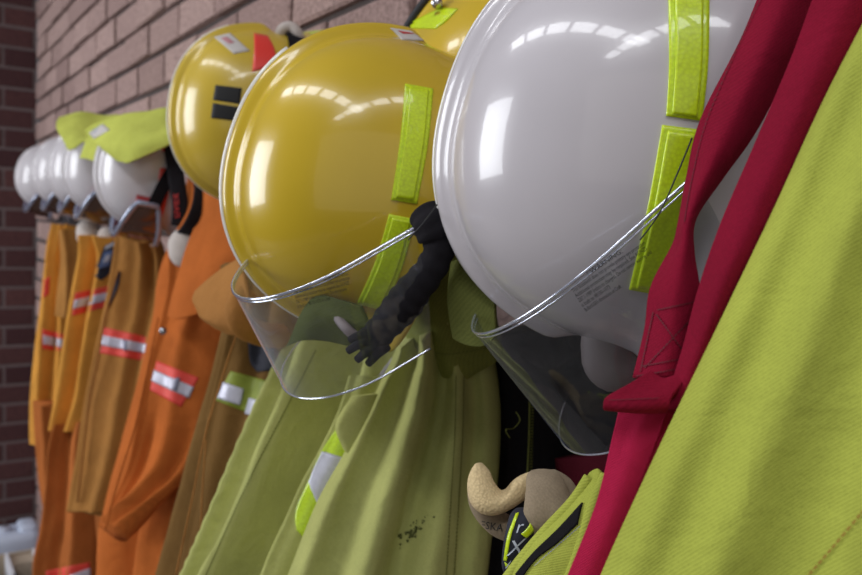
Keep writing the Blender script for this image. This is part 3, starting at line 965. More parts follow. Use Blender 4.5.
# B: amber coat with the round arm badge
cB = coat('coat', 'amber coat with navy arm badge and red silver chest band', 92, 240, 2.55, group=CG)
bB = loft('body', [(88, 235, 2.6, 118, 238, 2.5), (80, 262, 2.6, 124, 262, 2.5), (72, 305, 2.6, 118, 300, 2.5), (65, 350, 2.6, 112, 350, 2.48), (58, 395, 2.6, 104, 400, 2.48), (53, 430, 2.6, 98, 432, 2.46)],
          M['amber'], cB, 0.05, 0.05, folds=[(0.22, 0.3, 0.02, 0.1), (0.5, 0.5, -0.03, 0.07), (0.75, 0.7, 0.025, 0.1)])
decal('reflective_band', [bB], [(75, 293), (72, 316)], [(113, 285), (110, 306)], M['red_tape'], cB, 14, 8)
decal('reflective_stripe', [bB], [(74.5, 300), (73, 309)], [(112, 291), (111, 299)], M['silver'], cB, 14, 4, 0.004)
def badge(tgt, par, quad, emblem):
    b = decal('arm_badge', [tgt], quad[0], quad[1], M['patch_navy'], par, 8, 10, 0.003, label='navy cloth arm badge with pale emblem')
    decal('emblem', [tgt], emblem[0], emblem[1], M['emblem_blue'], b or par, 8, 8, 0.005)
    return b
bd = badge(bB, cB, ([(104, 247), (99, 260), (95, 274), (100, 280)], [(117, 239), (117, 254), (112, 270), (102, 280)]), ([(104, 252), (99, 268)], [(113, 250), (108, 266)]))
decal('emblem', [bB], [(106, 246), (104, 250)], [(114, 242), (114, 246)], M['emblem_white'], cB, 5, 3, 0.005)
decal('emblem', [bB], [(105, 256), (102, 263)], [(110, 254), (108, 261)], M['emblem_white'], cB, 5, 5, 0.007)
tB = coat('trousers', 'amber trousers with red and silver hem band below the badge coat', 80, 430, 2.5, 'trousers', 'trousers below the coats')
lB = loft('trouser_leg', [(62, 425, 2.55, 102, 420, 2.48), (60, 445, 2.55, 100, 440, 2.46), (57, 485, 2.55, 100, 485, 2.44), (50, 530, 2.55, 100, 530, 2.42), (44, 565, 2.55, 98, 570, 2.4), (42, 620, 2.55, 96, 620, 2.4)],
          M['trouser'], tB, 0.06, 0.05, folds=[(0.14, 0.1, 0.03, 0.09), (0.45, 0.4, -0.03, 0.1), (0.75, 0.8, 0.02, 0.1)])
decal('reflective_band', [lB], [(46, 571), (45, 590)], [(90, 562), (90, 588)], M['red_tape'], tB, 14, 6, maxd=0.12)
decal('reflective_stripe', [lB], [(70, 575), (70, 590)], [(90, 568), (90, 590)], M['silver'], tB, 8, 6, 0.004)

# C: ochre coat sleeve/body
cC = coat('coat', 'brownish ochre coat with red silver band, between badge coat and bright orange coat', 130, 245, 2.15, group=CG)
bC = loft('body', [(124, 236, 2.2, 160, 240, 2.1), (117, 265, 2.2, 166, 262, 2.1), (106, 310, 2.2, 164, 310, 2.1), (99, 350, 2.2, 158, 350, 2.08), (90, 400, 2.2, 150, 400, 2.06), (84, 450, 2.2, 140, 455, 2.05), (77, 503, 2.2, 124, 506, 2.05), (78, 506, 2.2, 122, 509, 2.05)],
          M['ochre'], cC, 0.05, 0.02, folds=[(0.12, 0.12, 0.012, 0.06), (0.55, 0.45, -0.012, 0.15), (0.8, 0.75, -0.03, 0.08)])
decal('reflective_band', [bC], [(103, 327), (99.5, 353)], [(152, 338), (149, 362)], M['red_tape'], cC, 16, 8)
decal('reflective_stripe', [bC], [(102, 335), (101, 345)], [(151, 345), (150, 354)], M['silver'], cC, 16, 4, 0.004)
decal('reflective_stripe', [bC], [(124, 339), (124, 350)], [(127, 340), (127, 351)], M['silver_dark'], cC, 3, 4, 0.005)
decal('arm_badge', [bC], [(116, 274), (112, 290), (107, 308)], [(121, 272), (118, 288), (110, 305)], M['patch_navy'], cC, 5, 10, 0.003, label='navy badge edge')
tube('hem_piping', smooth_path([PX(118, 270, 2.14), PX(106, 312, 2.13), PX(99, 352, 2.13), (PX(89, 402, 2.13)), PX(83, 452, 2.13), PX(77, 502, 2.13)], 40), 0.003, M['tan'], cC, n=8)
tC = coat('trousers', 'dark orange trousers with pale side piping behind the ochre coat', 105, 480, 2.1, 'trousers', 'trousers below the coats')
loft('trouser_leg', [(92, 440, 2.24, 140, 440, 2.2), (94, 500, 2.24, 136, 500, 2.2), (98, 550, 2.24, 134, 550, 2.2), (98, 620, 2.24, 134, 620, 2.2)], M['trouser'], tC, 0.03, 0.05, folds=[(0.3, 0.3, 0.02, 0.1), (0.6, 0.6, -0.03, 0.1)])
for dx in (0, 5):
    tube('side_piping', smooth_path([PX(101 + dx, 500, 2.1), PX(102 + dx, 540, 2.1), PX(102 + dx, 615, 2.1)], 16), 0.003, M['tan'], tC, n=8)

# D: bright orange coat
cD = coat('coat', 'bright orange coat with collar flap, snap button and red silver band', 185, 230, 1.87, group=CG)
bD = loft('body', [(207, 175, 1.95, 244, 180, 1.52), (191, 225, 1.95, 248, 230, 1.52), (168, 265, 1.95, 252, 280, 1.52), (160, 310, 1.95, 250, 320, 1.52), (148, 365, 1.95, 244, 370, 1.52), (128, 440, 1.95, 232, 440, 1.52), (110, 510, 1.95, 216, 510, 1.52), (104, 545, 1.95, 206, 545, 1.52), (102, 620, 1.95, 196, 620, 1.52)],
          M['orange'], cD, 0.05, 0.02, folds=[(0.35, 0.25, 0.02, 0.08), (0.55, 0.5, -0.025, 0.07), (0.75, 0.65, 0.02, 0.07), (0.95, 0.4, -0.03, 0.06, 0.45, 1.0)])
sD = loft('sleeve', [(172, 254, 1.71, 236, 248, 1.59), (168, 300, 1.69, 234, 300, 1.57), (152, 360, 1.67, 222, 360, 1.55), (140, 415, 1.65, 212, 420, 1.54), (131, 470, 1.65, 190, 472, 1.54), (118, 512, 1.65, 156, 500, 1.55), (107, 533, 1.66, 118, 528, 1.59)],
          M['orange'], cD, 0.03, 0.03, folds=[(0.1, 0.06, 0.012, 0.05), (0.5, 0.6, 0.012, 0.1), (0.35, 0.25, -0.012, 0.06, 0.5, 1.0), (0.7, 0.85, -0.016, 0.08, 0.55, 1.0)])
decal('reflective_band', [sD], [(157, 361), (150, 390)], [(199, 378), (181, 407)], M['red_tape'], cD, 16, 8)
decal('reflective_stripe', [sD], [(154.5, 370), (152, 381)], [(194, 387), (189, 398)], M['silver'], cD, 16, 4, 0.004)
decal('reflective_stripe', [sD], [(176, 377), (173, 390)], [(180, 378), (177, 391)], M['silver_dark'], cD, 3, 4, 0.005)
colD = sheet('collar_flap', [
    [(207, 172, 1.59), (216, 180, 1.55), (230, 184, 1.51), (246, 196, 1.49)],
    [(192, 236, 1.58), (208, 245, 1.53), (226, 250, 1.50), (240, 256, 1.49)],
    [(174, 290, 1.57), (182, 296, 1.54), (192, 300, 1.52), (206, 290, 1.51)],
    [(168, 316, 1.57), (176, 319, 1.54), (186, 318, 1.52), (198, 314, 1.51)]], M['orange'], cD, 0.006, rough=0.006)
sn = thing_pt = PX(163, 331, 1.59)
tube('snap_button', [sn, sn + (CAM - sn).normalized() * 0.01], 0.0075, M['metal'], cD, n=16)
tube('hem_piping', smooth_path([PX(158, 318, 1.62), PX(148, 368, 1.59), PX(134, 430, 1.58), PX(118, 480, 1.58), PX(105, 530, 1.58)], 40), 0.002, M['orange'], cD, n=8)
decal('hip_band', [bD], [(185, 477), (180, 490)], [(194, 468), (189, 484)], M['red_tape'], cD, 6, 6)

# E: brown coat with lime tape and turned collar
cE = coat('coat', 'brown coat with turned-out collar and lime silver sleeve band', 235, 290, 1.25, group='short dark coats')
bE = loft('body', [(232, 262, 1.36, 300, 262, 1.1), (234, 310, 1.36, 305, 310, 1.1), (222, 370, 1.36, 300, 370, 1.1), (205, 430, 1.36, 290, 430, 1.1), (186, 500, 1.36, 270, 500, 1.1), (164, 570, 1.36, 250, 570, 1.1), (150, 620, 1.36, 240, 620, 1.1)],
          M['brown'], cE, 0.04, 0.05, folds=[(0.3, 0.3, 0.016, 0.07), (0.5, 0.55, -0.03, 0.08)])
sE = loft('sleeve', [(240, 300, 1.2, 310, 300, 1.08), (228, 350, 1.2, 306, 350, 1.08), (213, 410, 1.2, 296, 415, 1.06), (206, 470, 1.2, 280, 470, 1.05), (190, 560, 1.2, 262, 560, 1.04), (180, 620, 1.2, 240, 620, 1.04)],
          M['brown'], cE, 0.03, 0.04, folds=[(0.1, 0.06, 0.01, 0.05), (0.5, 0.4, -0.02, 0.12)])
decal('sleeve_band', [sE, bE], [(231, 371), (215, 400)], [(280, 384), (266, 420)], M['lime_tape'], cE, 14, 8)
decal('reflective_stripe', [sE, bE], [(224, 382), (218, 398)], [(244, 389), (240, 405)], M['silver'], cE, 8, 5, 0.004)
decal('reflective_stripe', [sE, bE], [(250, 398), (246, 414)], [(266, 402), (262, 418)], M['silver'], cE, 8, 5, 0.004)
decal('arm_badge', [sE, bE], [(248, 340), (250, 362), (258, 372)], [(268, 336), (274, 350), (274, 370)], M['patch_navy'], cE, 6, 8, 0.003, label='dark cloth badge')
sheet('collar', [
    [(240, 260, 1.08), (222, 272, 1.12), (208, 282, 1.14), (196, 292, 1.16)],
    [(246, 282, 1.04), (226, 296, 1.06), (208, 306, 1.08), (195, 304, 1.12)],
    [(250, 306, 1.02), (236, 316, 1.03), (218, 322, 1.05), (200, 316, 1.08)],
    [(252, 322, 1.03), (244, 332, 1.04), (232, 334, 1.05), (216, 328, 1.08)]], M['tan'], cE, 0.007, rough=0.004)
fold_t = tube('collar_roll', smooth_path([PX(246, 296, 1.0), PX(238, 308, 0.99), PX(242, 324, 0.99), PX(262, 334, 1.0), PX(280, 336, 1.02)], 24), 0.017, M['tan'], cE, n=14)
tube('sleeve_piping', smooth_path([PX(236, 336, 1.16), PX(224, 372, 1.15), PX(206, 432, 1.14), PX(192, 500, 1.14), PX(176, 575, 1.14)], 40), 0.0014, M['tan'], cE, n=8)
tube('sleeve_piping', smooth_path([PX(206, 440, 1.12), PX(202, 500, 1.12), PX(200, 560, 1.12)], 40), 0.0012, M['tan'], cE, n=8)

# F: big lime coat in the middle
cF = coat('turnout_coat', 'big lime coat hanging under the yellow visor helmet, dark stain low on its front', 400, 330, 0.86)
fp = loft('front_panel', [(318, 318, 1.03, 420, 310, 0.82), (294, 345, 1.03, 425, 345, 0.82), (262, 400, 1.03, 420, 400, 0.82), (232, 465, 1.03, 400, 465, 0.82), (204, 530, 1.03, 380, 530, 0.82), (184, 575, 1.03, 360, 575, 0.82), (162, 625, 1.03, 340, 625, 0.82)],
          M['lime'], cF, 0.03, 0.04, folds=[(0.035, 0.03, 0.012, 0.03), (0.15, 0.12, -0.016, 0.06), (0.36, 0.27, 0.040, 0.07), (0.60, 0.46, -0.045, 0.11), (0.78, 0.60, 0.02, 0.06)], ruffle=0.0015)
fi = loft('inner_fold', [(352, 380, 0.88, 420, 375, 0.80), (340, 420, 0.88, 410, 420, 0.79), (322, 460, 0.88, 390, 460, 0.79), (300, 505, 0.88, 370, 505, 0.79), (274, 560, 0.88, 350, 560, 0.79), (254, 610, 0.88, 330, 610, 0.79)],
          M['lime'], cF, 0.026, 0.03, folds=[(0.12, 0.10, 0.01, 0.06), (0.5, 0.45, -0.02, 0.15)])
slv = loft('sleeve', [(400, 340, 0.76, 470, 300, 0.70, 0.035), (388, 368, 0.775, 492, 350, 0.69, 0.045), (367, 412, 0.785, 500, 400, 0.685, 0.05), (342, 458, 0.79, 500, 450, 0.68, 0.052), (316, 505, 0.795, 496, 500, 0.675, 0.055), (290, 570, 0.80, 488, 570, 0.67, 0.055), (268, 620, 0.80, 482, 620, 0.67, 0.055)],
           M['lime'], cF, 0.05, 0.04, folds=[(0.10, 0.08, 0.016, 0.05), (0.30, 0.24, -0.012, 0.08), (0.46, 0.38, 0.026, 0.08), (0.60, 0.54, -0.026, 0.06), (0.74, 0.70, 0.012, 0.05), (0.82, 0.86, -0.014, 0.04)])
decal('reflective_band', [fi], [(337, 428), (321, 452), (309, 480), (296, 510), (297, 530)], [(358, 428), (346, 452), (334, 480), (320, 510), (304, 538)], M['fluoro_soft'], cF, 8, 16, 0.002)
decal('reflective_stripe', [fi], [(322, 451), (313, 470), (309, 482)], [(345, 458), (332, 484), (318, 506)], M['silver'], cF, 8, 10, 0.0035)
loft('cuff', [(352, 396, 0.765, 392, 392, 0.755), (338, 418, 0.765, 376, 416, 0.755), (336, 432, 0.765, 364, 438, 0.757), (343, 445, 0.768, 354, 449, 0.762)], M['lime'], cF, 0.012, 0.012)
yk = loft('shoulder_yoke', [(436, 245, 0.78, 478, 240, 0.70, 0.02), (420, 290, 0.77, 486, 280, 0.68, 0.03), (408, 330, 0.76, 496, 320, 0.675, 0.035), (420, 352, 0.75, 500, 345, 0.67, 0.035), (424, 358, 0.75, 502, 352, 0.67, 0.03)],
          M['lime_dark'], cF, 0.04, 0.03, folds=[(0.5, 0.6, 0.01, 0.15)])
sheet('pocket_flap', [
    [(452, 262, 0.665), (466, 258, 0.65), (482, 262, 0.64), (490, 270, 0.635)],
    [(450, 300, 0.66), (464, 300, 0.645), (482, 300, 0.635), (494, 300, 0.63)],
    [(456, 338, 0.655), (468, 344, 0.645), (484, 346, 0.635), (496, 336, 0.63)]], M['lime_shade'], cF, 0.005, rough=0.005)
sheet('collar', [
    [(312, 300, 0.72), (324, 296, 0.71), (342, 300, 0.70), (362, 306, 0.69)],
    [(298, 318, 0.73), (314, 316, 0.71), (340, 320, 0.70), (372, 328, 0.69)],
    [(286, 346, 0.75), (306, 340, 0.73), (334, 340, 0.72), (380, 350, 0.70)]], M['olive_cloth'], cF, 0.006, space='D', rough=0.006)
def stitches(tgt, par, pts, mat, n, ln=0.55, wd=1.0, off=0.0012):
    bv = bvh(tgt); V, Fc = [], []
    P = [cr(pts, i / n) for i in range(n + 1)]
    for i in range(n):
        a = Vector(P[i]); b = Vector(P[i + 1]); d = (b - a); p = Vector((-d.y, d.x)).normalized() * wd * 0.5
        q = [a + p, a - p, a + d * ln - p, a + d * ln + p]
        hs = []
        for z in q:
            r = ray(z.x, z.y).normalized(); h, nn, _, _ = bv.ray_cast(CAM, r)
            if h is None:
                break
            hs.append(h - r * off)
        if len(hs) == 4:
            k = len(V); V += hs; Fc.append((k, k + 1, k + 2, k + 3))
    if V:
        return mesh_obj('stitching', V, Fc, M[mat], par, None, False)
decal('grey_tape', [fp], [(410, 338), (384, 368), (368, 396)], [(425, 336), (402, 362), (380, 392)], plain('grey_tape', srgb(176, 170, 182), 0.5), cF, 6, 14, 0.002, maxd=0.05)
stitches([slv, yk], cF, [(456, 376), (455, 430), (451, 500), (446, 580)], 'thread_dark', 70, 0.7, 1.0)
stitches([slv, yk], cF, [(464, 376), (463, 430), (459, 500), (454, 580)], 'thread_dark', 70, 0.7, 1.0)
stitches([fp], cF, [(316, 350), (288, 405), (254, 470), (226, 530), (204, 580)], 'thread_dark', 80, 0.7, 1.2)
stitches([yk], cF, [(424, 350), (450, 354), (496, 346)], 'thread_dark', 30, 0.7, 1.0)
bv = bvh([slv])
rs = random.Random(11)
V, Fc = [], []
for i in range(60):                                    # scuffed dark stain worked into the cloth
    t = rs.gauss(0, 0.5); px = 414 + t * 12 + rs.gauss(0, 3); py = 530 - t * 11 + rs.gauss(0, 3.5)
    r = rs.uniform(0.5, 1.8); k = len(V); ok = True; hs = []
    for q in range(7):
        an = 2 * math.pi * q / 7; rr = r * rs.uniform(0.6, 1.3)
        rv = ray(px + math.cos(an) * rr, py + math.sin(an) * rr).normalized()
        h, nn, _, _ = bv.ray_cast(CAM, rv)
        if h is None:
            ok = False; break
        hs.append(h - rv * 0.0010)
    if ok:
        V += hs; Fc.append(tuple(range(k, k + 7)))
if V:
    mesh_obj('stain', V, Fc, plain('stain', srgb(82, 86, 44), 0.95), cF, None, False, 'dark grey scuffed stain')
M['red_dark'] = fabric('red_dark', srgb(70, 10, 24), weave=1600)
# G: dark coat interior hanging behind the smoky visor
cG = coat('turnout_coat', 'open coat showing black lining, zip and a red edge behind smoky visor', 540, 380, 0.66, group=None)
bG = loft('lining', [(478, 330, 0.74, 640, 330, 0.52), (484, 400, 0.74, 645, 400, 0.52), (488, 470, 0.74, 650, 470, 0.52), (486, 540, 0.74, 650, 540, 0.52), (484, 620, 0.74, 650, 620, 0.52)], M['black_lining'], cG, 0.02, 0.03, folds=[(0.3, 0.3, 0.01, 0.06), (0.5, 0.6, -0.02, 0.08)])
tube('zip', smooth_path([PX(530, 395, 0.635), PX(529, 440, 0.63), PX(527, 480, 0.625), PX(524, 530, 0.62)], 40), 0.0012, M['thread_dark'], cG, n=6)
for i in range(40):
    pass
V, Fc = [], []
for i in range(44):
    a = PX(533 - i * 0.08, 398 + i * 3.0, 0.632); vv, f2 = box_mesh(a - Vector((0.001, 0.001, 0.0008)), a + Vector((0.001, 0.0012, 0.0008)))
    k = len(V); V += vv; Fc += [tuple(q + k for q in f) for f in f2]
mesh_obj('zip_teeth', V, Fc, M['thread_dark'], cG, None, False)
loft('red_edge', [(556, 458, 0.62, 640, 450, 0.5), (558, 474, 0.62, 640, 470, 0.5), (560, 492, 0.62, 640, 500, 0.5)], M['red_dark'], cG, 0.012, 0.012)
tube('loose_thread', smooth_path([PX(516, 412, 0.63), PX(520, 420, 0.62), PX(514, 428, 0.62), PX(506, 430, 0.62), PX(510, 438, 0.62)], 30), 0.0006, M['thread_dark'], cG, n=5)

# H: near lime garment on the right
cH = coat('turnout_trousers', 'near lime twill garment filling the right side of the view', 760, 300, 0.30, 'trousers')
bH = loft('body', [(990, -210, 0.40, 1110, -210, 0.36), (935, -100, 0.40, 1130, -100, 0.34), (880, 0, 0.40, 1120, 10, 0.34), (825, 102, 0.40, 1110, 105, 0.34), (774, 210, 0.40, 1100, 210, 0.34), (711, 340, 0.40, 1090, 340, 0.34), (655, 455, 0.40, 1080, 455, 0.34), (606, 562, 0.40, 1070, 562, 0.34), (566, 660, 0.40, 1060, 660, 0.34), (520, 800, 0.40, 1050, 800, 0.34), (480, 960, 0.40, 1040, 960, 0.34), (450, 1150, 0.40, 1030, 1150, 0.34)],
          M['lime_near'], cH, 0.03, 0.03, space='D', nu=120, nv=120, folds=[(0.06, 0.05, 0.003, 0.05), (0.20, 0.13, -0.0035, 0.06), (0.33, 0.22, 0.004, 0.06), (0.50, 0.36, -0.005, 0.09), (0.64, 0.52, 0.004, 0.08)], rough=0.002)
stitches([bH], cH, [(800, 585), (832, 548), (868, 505)], 'thread', 16, 0.7, 2.6, 0.0010)
# bib strip: the second, wide red brace lies along the garment
br = thing('braces', 'pair of red elastic braces with stitched tab hanging over the white helmet', 'braces', PD(680, 380, 0.46))
def strap_sheet(name, grid, mat, lab=None, rough=0.0, thick=0.003):
    return sheet(name, grid, M[mat], br, thick, 24, 60, 'D', rough, lab)
upA = strap_sheet('strap', [
    [(820, -150, 0.47), (850, -150, 0.46), (884, -150, 0.47)],
    [(770, -30, 0.46), (800, -30, 0.45), (832, -30, 0.46)],
    [(742, 40, 0.455), (768, 45, 0.44), (796, 50, 0.45)],
    [(702, 120, 0.45), (728, 130, 0.432), (756, 128, 0.445)],
    [(688, 180, 0.448), (704, 180, 0.43), (722, 176, 0.445)],
    [(680, 224, 0.447), (688, 222, 0.432), (694, 218, 0.445)],
    [(674, 246, 0.445), (684, 250, 0.43), (692, 252, 0.44)],
    [(652, 288, 0.44), (676, 290, 0.425), (698, 286, 0.43)],
    [(646, 330, 0.437), (672, 332, 0.422), (700, 328, 0.428)],
    [(634, 378, 0.432), (664, 378, 0.418), (686, 372, 0.425)]], 'red_cloth')
upB = strap_sheet('strap', [
    [(890, -150, 0.42), (926, -150, 0.41), (970, -150, 0.41)],
    [(826, -30, 0.41), (862, -30, 0.40), (905, -30, 0.40)],
    [(792, 60, 0.41), (820, 60, 0.398), (850, 60, 0.40)],
    [(754, 150, 0.41), (782, 150, 0.396), (812, 150, 0.40)],
    [(722, 225, 0.41), (748, 225, 0.396), (776, 225, 0.40)],
    [(700, 290, 0.412), (722, 290, 0.398), (748, 290, 0.405)],
    [(684, 350, 0.415), (700, 350, 0.405), (720, 350, 0.41)],
    [(664, 410, 0.418), (680, 408, 0.41), (698, 405, 0.415)]], 'red_cloth')
tab = strap_sheet('tab', [
    [(650, 374, 0.42), (666, 382, 0.415), (690, 372, 0.415)],
    [(628, 388, 0.415), (652, 394, 0.41), (680, 388, 0.41)],
    [(605, 402, 0.41), (635, 404, 0.405), (668, 402, 0.405)],
    [(607, 405, 0.413), (637, 408, 0.41), (666, 408, 0.41)]], 'red_cloth', thick=0.006)
web = strap_sheet('webbing', [
    [(622, 396, 0.428), (645, 400, 0.425), (672, 398, 0.425)],
    [(612, 440, 0.424), (634, 444, 0.42), (655, 442, 0.42)],
    [(596, 505, 0.42), (613, 510, 0.416), (628, 510, 0.418)],
    [(566, 580, 0.415), (584, 583, 0.412), (602, 584, 0.414)],
    [(536, 655, 0.412), (554, 658, 0.41), (574, 660, 0.412)],
    [(500, 780, 0.412), (518, 784, 0.41), (540, 786, 0.412)]], 'red_web', 'pink red ribbed webbing')
web2 = strap_sheet('webbing', [
    [(655, 400, 0.432), (668, 402, 0.43), (684, 402, 0.43)],
    [(645, 440, 0.43), (654, 445, 0.428), (664, 445, 0.428)],
    [(622, 500, 0.43), (632, 505, 0.428), (640, 500, 0.428)],
    [(592, 590, 0.43), (602, 590, 0.428), (612, 590, 0.428)]], 'red_web', 'shadowed strip of webbing behind')
for pts in ([(653, 312), (640, 372)], [(657, 310), (694, 302)], [(656, 314), (690, 360)], [(698, 312), (644, 368)], [(642, 366), (686, 358)], [(636, 376), (684, 368)]):
    stitches([upA], br, pts, 'thread_red', 22, 0.75, 1.4, 0.0010)
stitches([upA], br, [(765, -10), (738, 46), (706, 122), (692, 178), (684, 222)], 'thread_red', 60, 0.7, 0.9)
stitches([upB], br, [(852, 66), (812, 148)], 'thread_red', 30, 0.7, 0.9)
stitches([tab], br, [(609, 400), (660, 398)], 'thread_red', 20, 0.7, 1.0)

# lime pocket and gloves at the bottom
pk = coat('turnout_trousers', 'lime garment with a black trimmed pocket holding the gloves', 560, 540, 0.44, 'trousers')
pA = sheet('pocket_panel', [
    [(592, 474, 0.50), (600, 470, 0.495), (606, 478, 0.49), (640, 470, 0.47)],
    [(560, 518, 0.50), (580, 508, 0.49), (598, 505, 0.48), (635, 500, 0.47)],
    [(530, 552, 0.50), (555, 545, 0.485), (585, 545, 0.475), (630, 545, 0.47)],
    [(505, 582, 0.50), (540, 585, 0.485), (575, 590, 0.475), (625, 590, 0.47)],
    [(482, 640, 0.50), (530, 640, 0.485), (570, 640, 0.475), (625, 640, 0.47)],
    [(470, 760, 0.50), (520, 760, 0.485), (570, 760, 0.475), (640, 760, 0.47)],
    [(464, 900, 0.50), (520, 900, 0.485), (570, 900, 0.475), (640, 900, 0.47)]], M['lime_near'], pk, 0.006, 30, 70, rough=0.004)
decal('pocket_trim', [pA], [(583, 503), (560, 528), (534, 553), (516, 574)], [(578, 524), (558, 543), (536, 560), (518, 584)], M['black_lining'], pk, 6, 20, 0.0015, label='black pocket trim')
stitches([pA], pk, [(580, 526), (558, 545), (534, 566)], 'silver_dark', 24, 0.7, 0.9)
tube('pocket_edge', smooth_path([PD(590, 478, 0.497), PD(574, 502, 0.497), (PD(548, 530, 0.497)), PD(524, 558, 0.497), PD(500, 590, 0.497)], 40), 0.0042, M['lime_near'], pk, n=10)
tube('pocket_edge', smooth_path([PD(606, 476, 0.487), PD(596, 500, 0.48), PD(586, 530, 0.476), PD(570, 580, 0.472)], 40), 0.004, M['lime_near'], pk, n=10)

def blob(name, rows, mat, par, n=28, m=40, seed=0.0, rough=0.002, label=None):
    """Soft closed form through circular sections (px,py,depth,rx_px,ang,flat)."""
    V, Fc, uv = [], [], []
    for j in range(m + 1):
        px, py, dp, r, an, fl = cr(rows, j / m)
        k = dp / F_PX
        for i in range(n):
            th = 2 * math.pi * i / n
            x = math.cos(th) * r * k; z = math.sin(th) * r * k * fl
            p = PD(px, py, dp) + C2W((math.cos(an) * x, math.sin(an) * x, z))
            nz = noise.noise(Vector((p.x * 40 + seed, p.y * 40, p.z * 40))) * rough
            p += C2W((math.cos(an) * math.cos(th), math.sin(an) * math.cos(th), math.sin(th))) * nz
            V.append(p); uv.append((i / n * 0.2, j / m * 0.15))
    for j in range(m):
        for i in range(n):
            Fc.append((j * n + i, j * n + (i + 1) % n, (j + 1) * n + (i + 1) % n, (j + 1) * n + i))
    Fc.append(tuple(range(n - 1, -1, -1))); Fc.append(tuple(m * n + i for i in range(n)))
    return mesh_obj(name, V, Fc, M[mat], par, uv, True, label)

gl = thing('work_glove', 'work glove with folded beige knit cuff and black print, left in the pocket', 'glove', PD(500, 530, 0.56), 'pair of gloves')
pi = math.pi
body1 = blob('palm', [(482, 470, 0.565, 6, -0.4, 0.8), (482, 490, 0.563, 14, -0.35, 0.8), (489, 510, 0.562, 19, -0.25, 0.8), (503, 524, 0.56, 18, 0.3, 0.8), (520, 530, 0.56, 17, 0.9, 0.8), (545, 540, 0.555, 16, 1.2, 0.8)], 'suede', gl)
cuff1 = blob('knit_cuff', [(482, 463, 0.555, 2, -0.5, 0.7), (482, 468, 0.552, 9, -0.35, 0.85), (482, 482, 0.548, 14, -0.15, 0.95), (487, 497, 0.546, 17, 0.35, 1.0), (499, 502, 0.545, 17, 0.95, 1.0), (513, 494, 0.545, 14, 1.5, 0.95), (525, 486, 0.547, 12, 1.75, 0.9), (537, 483, 0.55, 12, 1.6, 0.85), (548, 484, 0.555, 8, 1.5, 0.8)], 'knit', gl, label='beige knitted cuff')
g2_ = thing('work_glove', 'taupe suede work glove with fluoro logo label, beside the knit cuff', 'glove', PD(550, 510, 0.53), 'pair of gloves')
body2 = blob('palm', [(543, 470, 0.54, 3, 0.0, 0.7), (543, 474, 0.535, 16, 0.0, 0.8), (545, 490, 0.525, 22, -0.05, 0.9), (550, 508, 0.52, 24, 0.1, 0.9), (552, 525, 0.52, 22, 0.2, 0.9), (550, 548, 0.525, 20, 0.2, 0.9), (548, 575, 0.53, 16, 0.1, 0.8)], 'suede', g2_, rough=0.006)
body3 = blob('thumb', [(552, 470, 0.55, 3, 0.1, 0.8), (560, 478, 0.545, 12, -0.3, 0.9), (568, 492, 0.54, 14, -0.5, 0.9), (572, 508, 0.535, 14, -0.6, 0.9), (572, 530, 0.535, 12, -0.6, 0.9)], 'suede', g2_, rough=0.004, seed=3)
lab = blob('logo_label', [(521, 508, 0.525, 5, 0.1, 0.5), (523, 514, 0.521, 13, 0.15, 0.7), (521, 530, 0.518, 15, 0.15, 0.7), (517, 548, 0.518, 14, 0.1, 0.7), (513, 564, 0.52, 11, 0.1, 0.7), (511, 572, 0.522, 7, 0.1, 0.6)], 'patch_navy', g2_, rough=0.001, label='cloth logo label with fluoro edging')
decal('label_edging', [lab], [(516, 514), (508, 536), (504, 560)], [(519, 513), (511, 537), (507, 561)], M['fluoro'], lab, 3, 14, 0.001)
decal('label_edging', [lab], [(505, 562), (514, 568), (522, 565)], [(506, 566), (514, 571), (523, 568)], M['fluoro'], lab, 3, 8, 0.001)
decal('label_edging', [lab], [(531, 520), (528, 527), (521, 534)], [(535, 522), (533, 531), (526, 538)], M['fluoro'], lab, 4, 8, 0.001)
decal('label_edging', [lab], [(520, 552), (519, 560), (515, 566)], [(530, 548), (528, 557), (522, 565)], M['fluoro'], lab, 4, 8, 0.001)
text_on('logo_lettering', 'X', [lab], (506, 556), (22, -4), (8, -22), M['emblem_white'], lab, 0.0022)
text_on('logo_lettering', 'r', [lab], (515, 533), (18, -3), (5, -18), M['emblem_white'], lab, 0.0022)
text_on('logo_lettering', '//', [lab], (505, 568), (14, 4), (4, -12), M['emblem_white'], lab, 0.0022)
text_on('cuff_lettering', 'ESKA', [body1, cuff1], (480, 528), (10.0, 1.6), (1, -10.5), M['ink'], gl, 0.0022)

# ---- far lower left: jerry can and a divided tray with odds and ends
jg = thing('jerry_can', 'white plastic jerry can standing at the foot of the dark wall', 'jerry can', PX(18, 575, 4.3))
def P43(px, py, X=4.3):
    return PX(px, py, X)
p0 = P43(-14, 600); p1 = P43(41, 527)
yl, yr, zt = p0.y, p1.y, p1.z
def jug_mesh(yl, yr, z0, z1, x0, x1):
    V, Fc = box_mesh((x0, yr, z0), (x1, yl, z1), 0.045)
    return V, Fc
jx0, jx1 = 4.28, 4.48
bj = mesh_obj('body', *jug_mesh(yl, yr, 0.0, zt - 0.015, jx0, jx1), M['jug'], jg)
ym = lerp(yl, yr, 0.62)
mesh_obj('handle', *box_mesh((4.31, lerp(yl, yr, 0.97), zt - 0.09), (4.45, lerp(yl, yr, 0.60), zt + 0.012), 0.03), M['jug'], jg)
tube('spout', [Vector((4.37, lerp(yl, yr, 0.32), zt - 0.07)), Vector((4.37, lerp(yl, yr, 0.32), zt + 0.004))], 0.035, M['jug'], jg, n=20)
tr = thing('divided_tray', 'tan tray with white dividers in front of the jerry can', 'tray', PX(20, 600, 3.7))
a = PX(2, 556, 3.7); b = PX(44, 556, 3.7)
zt2 = a.z
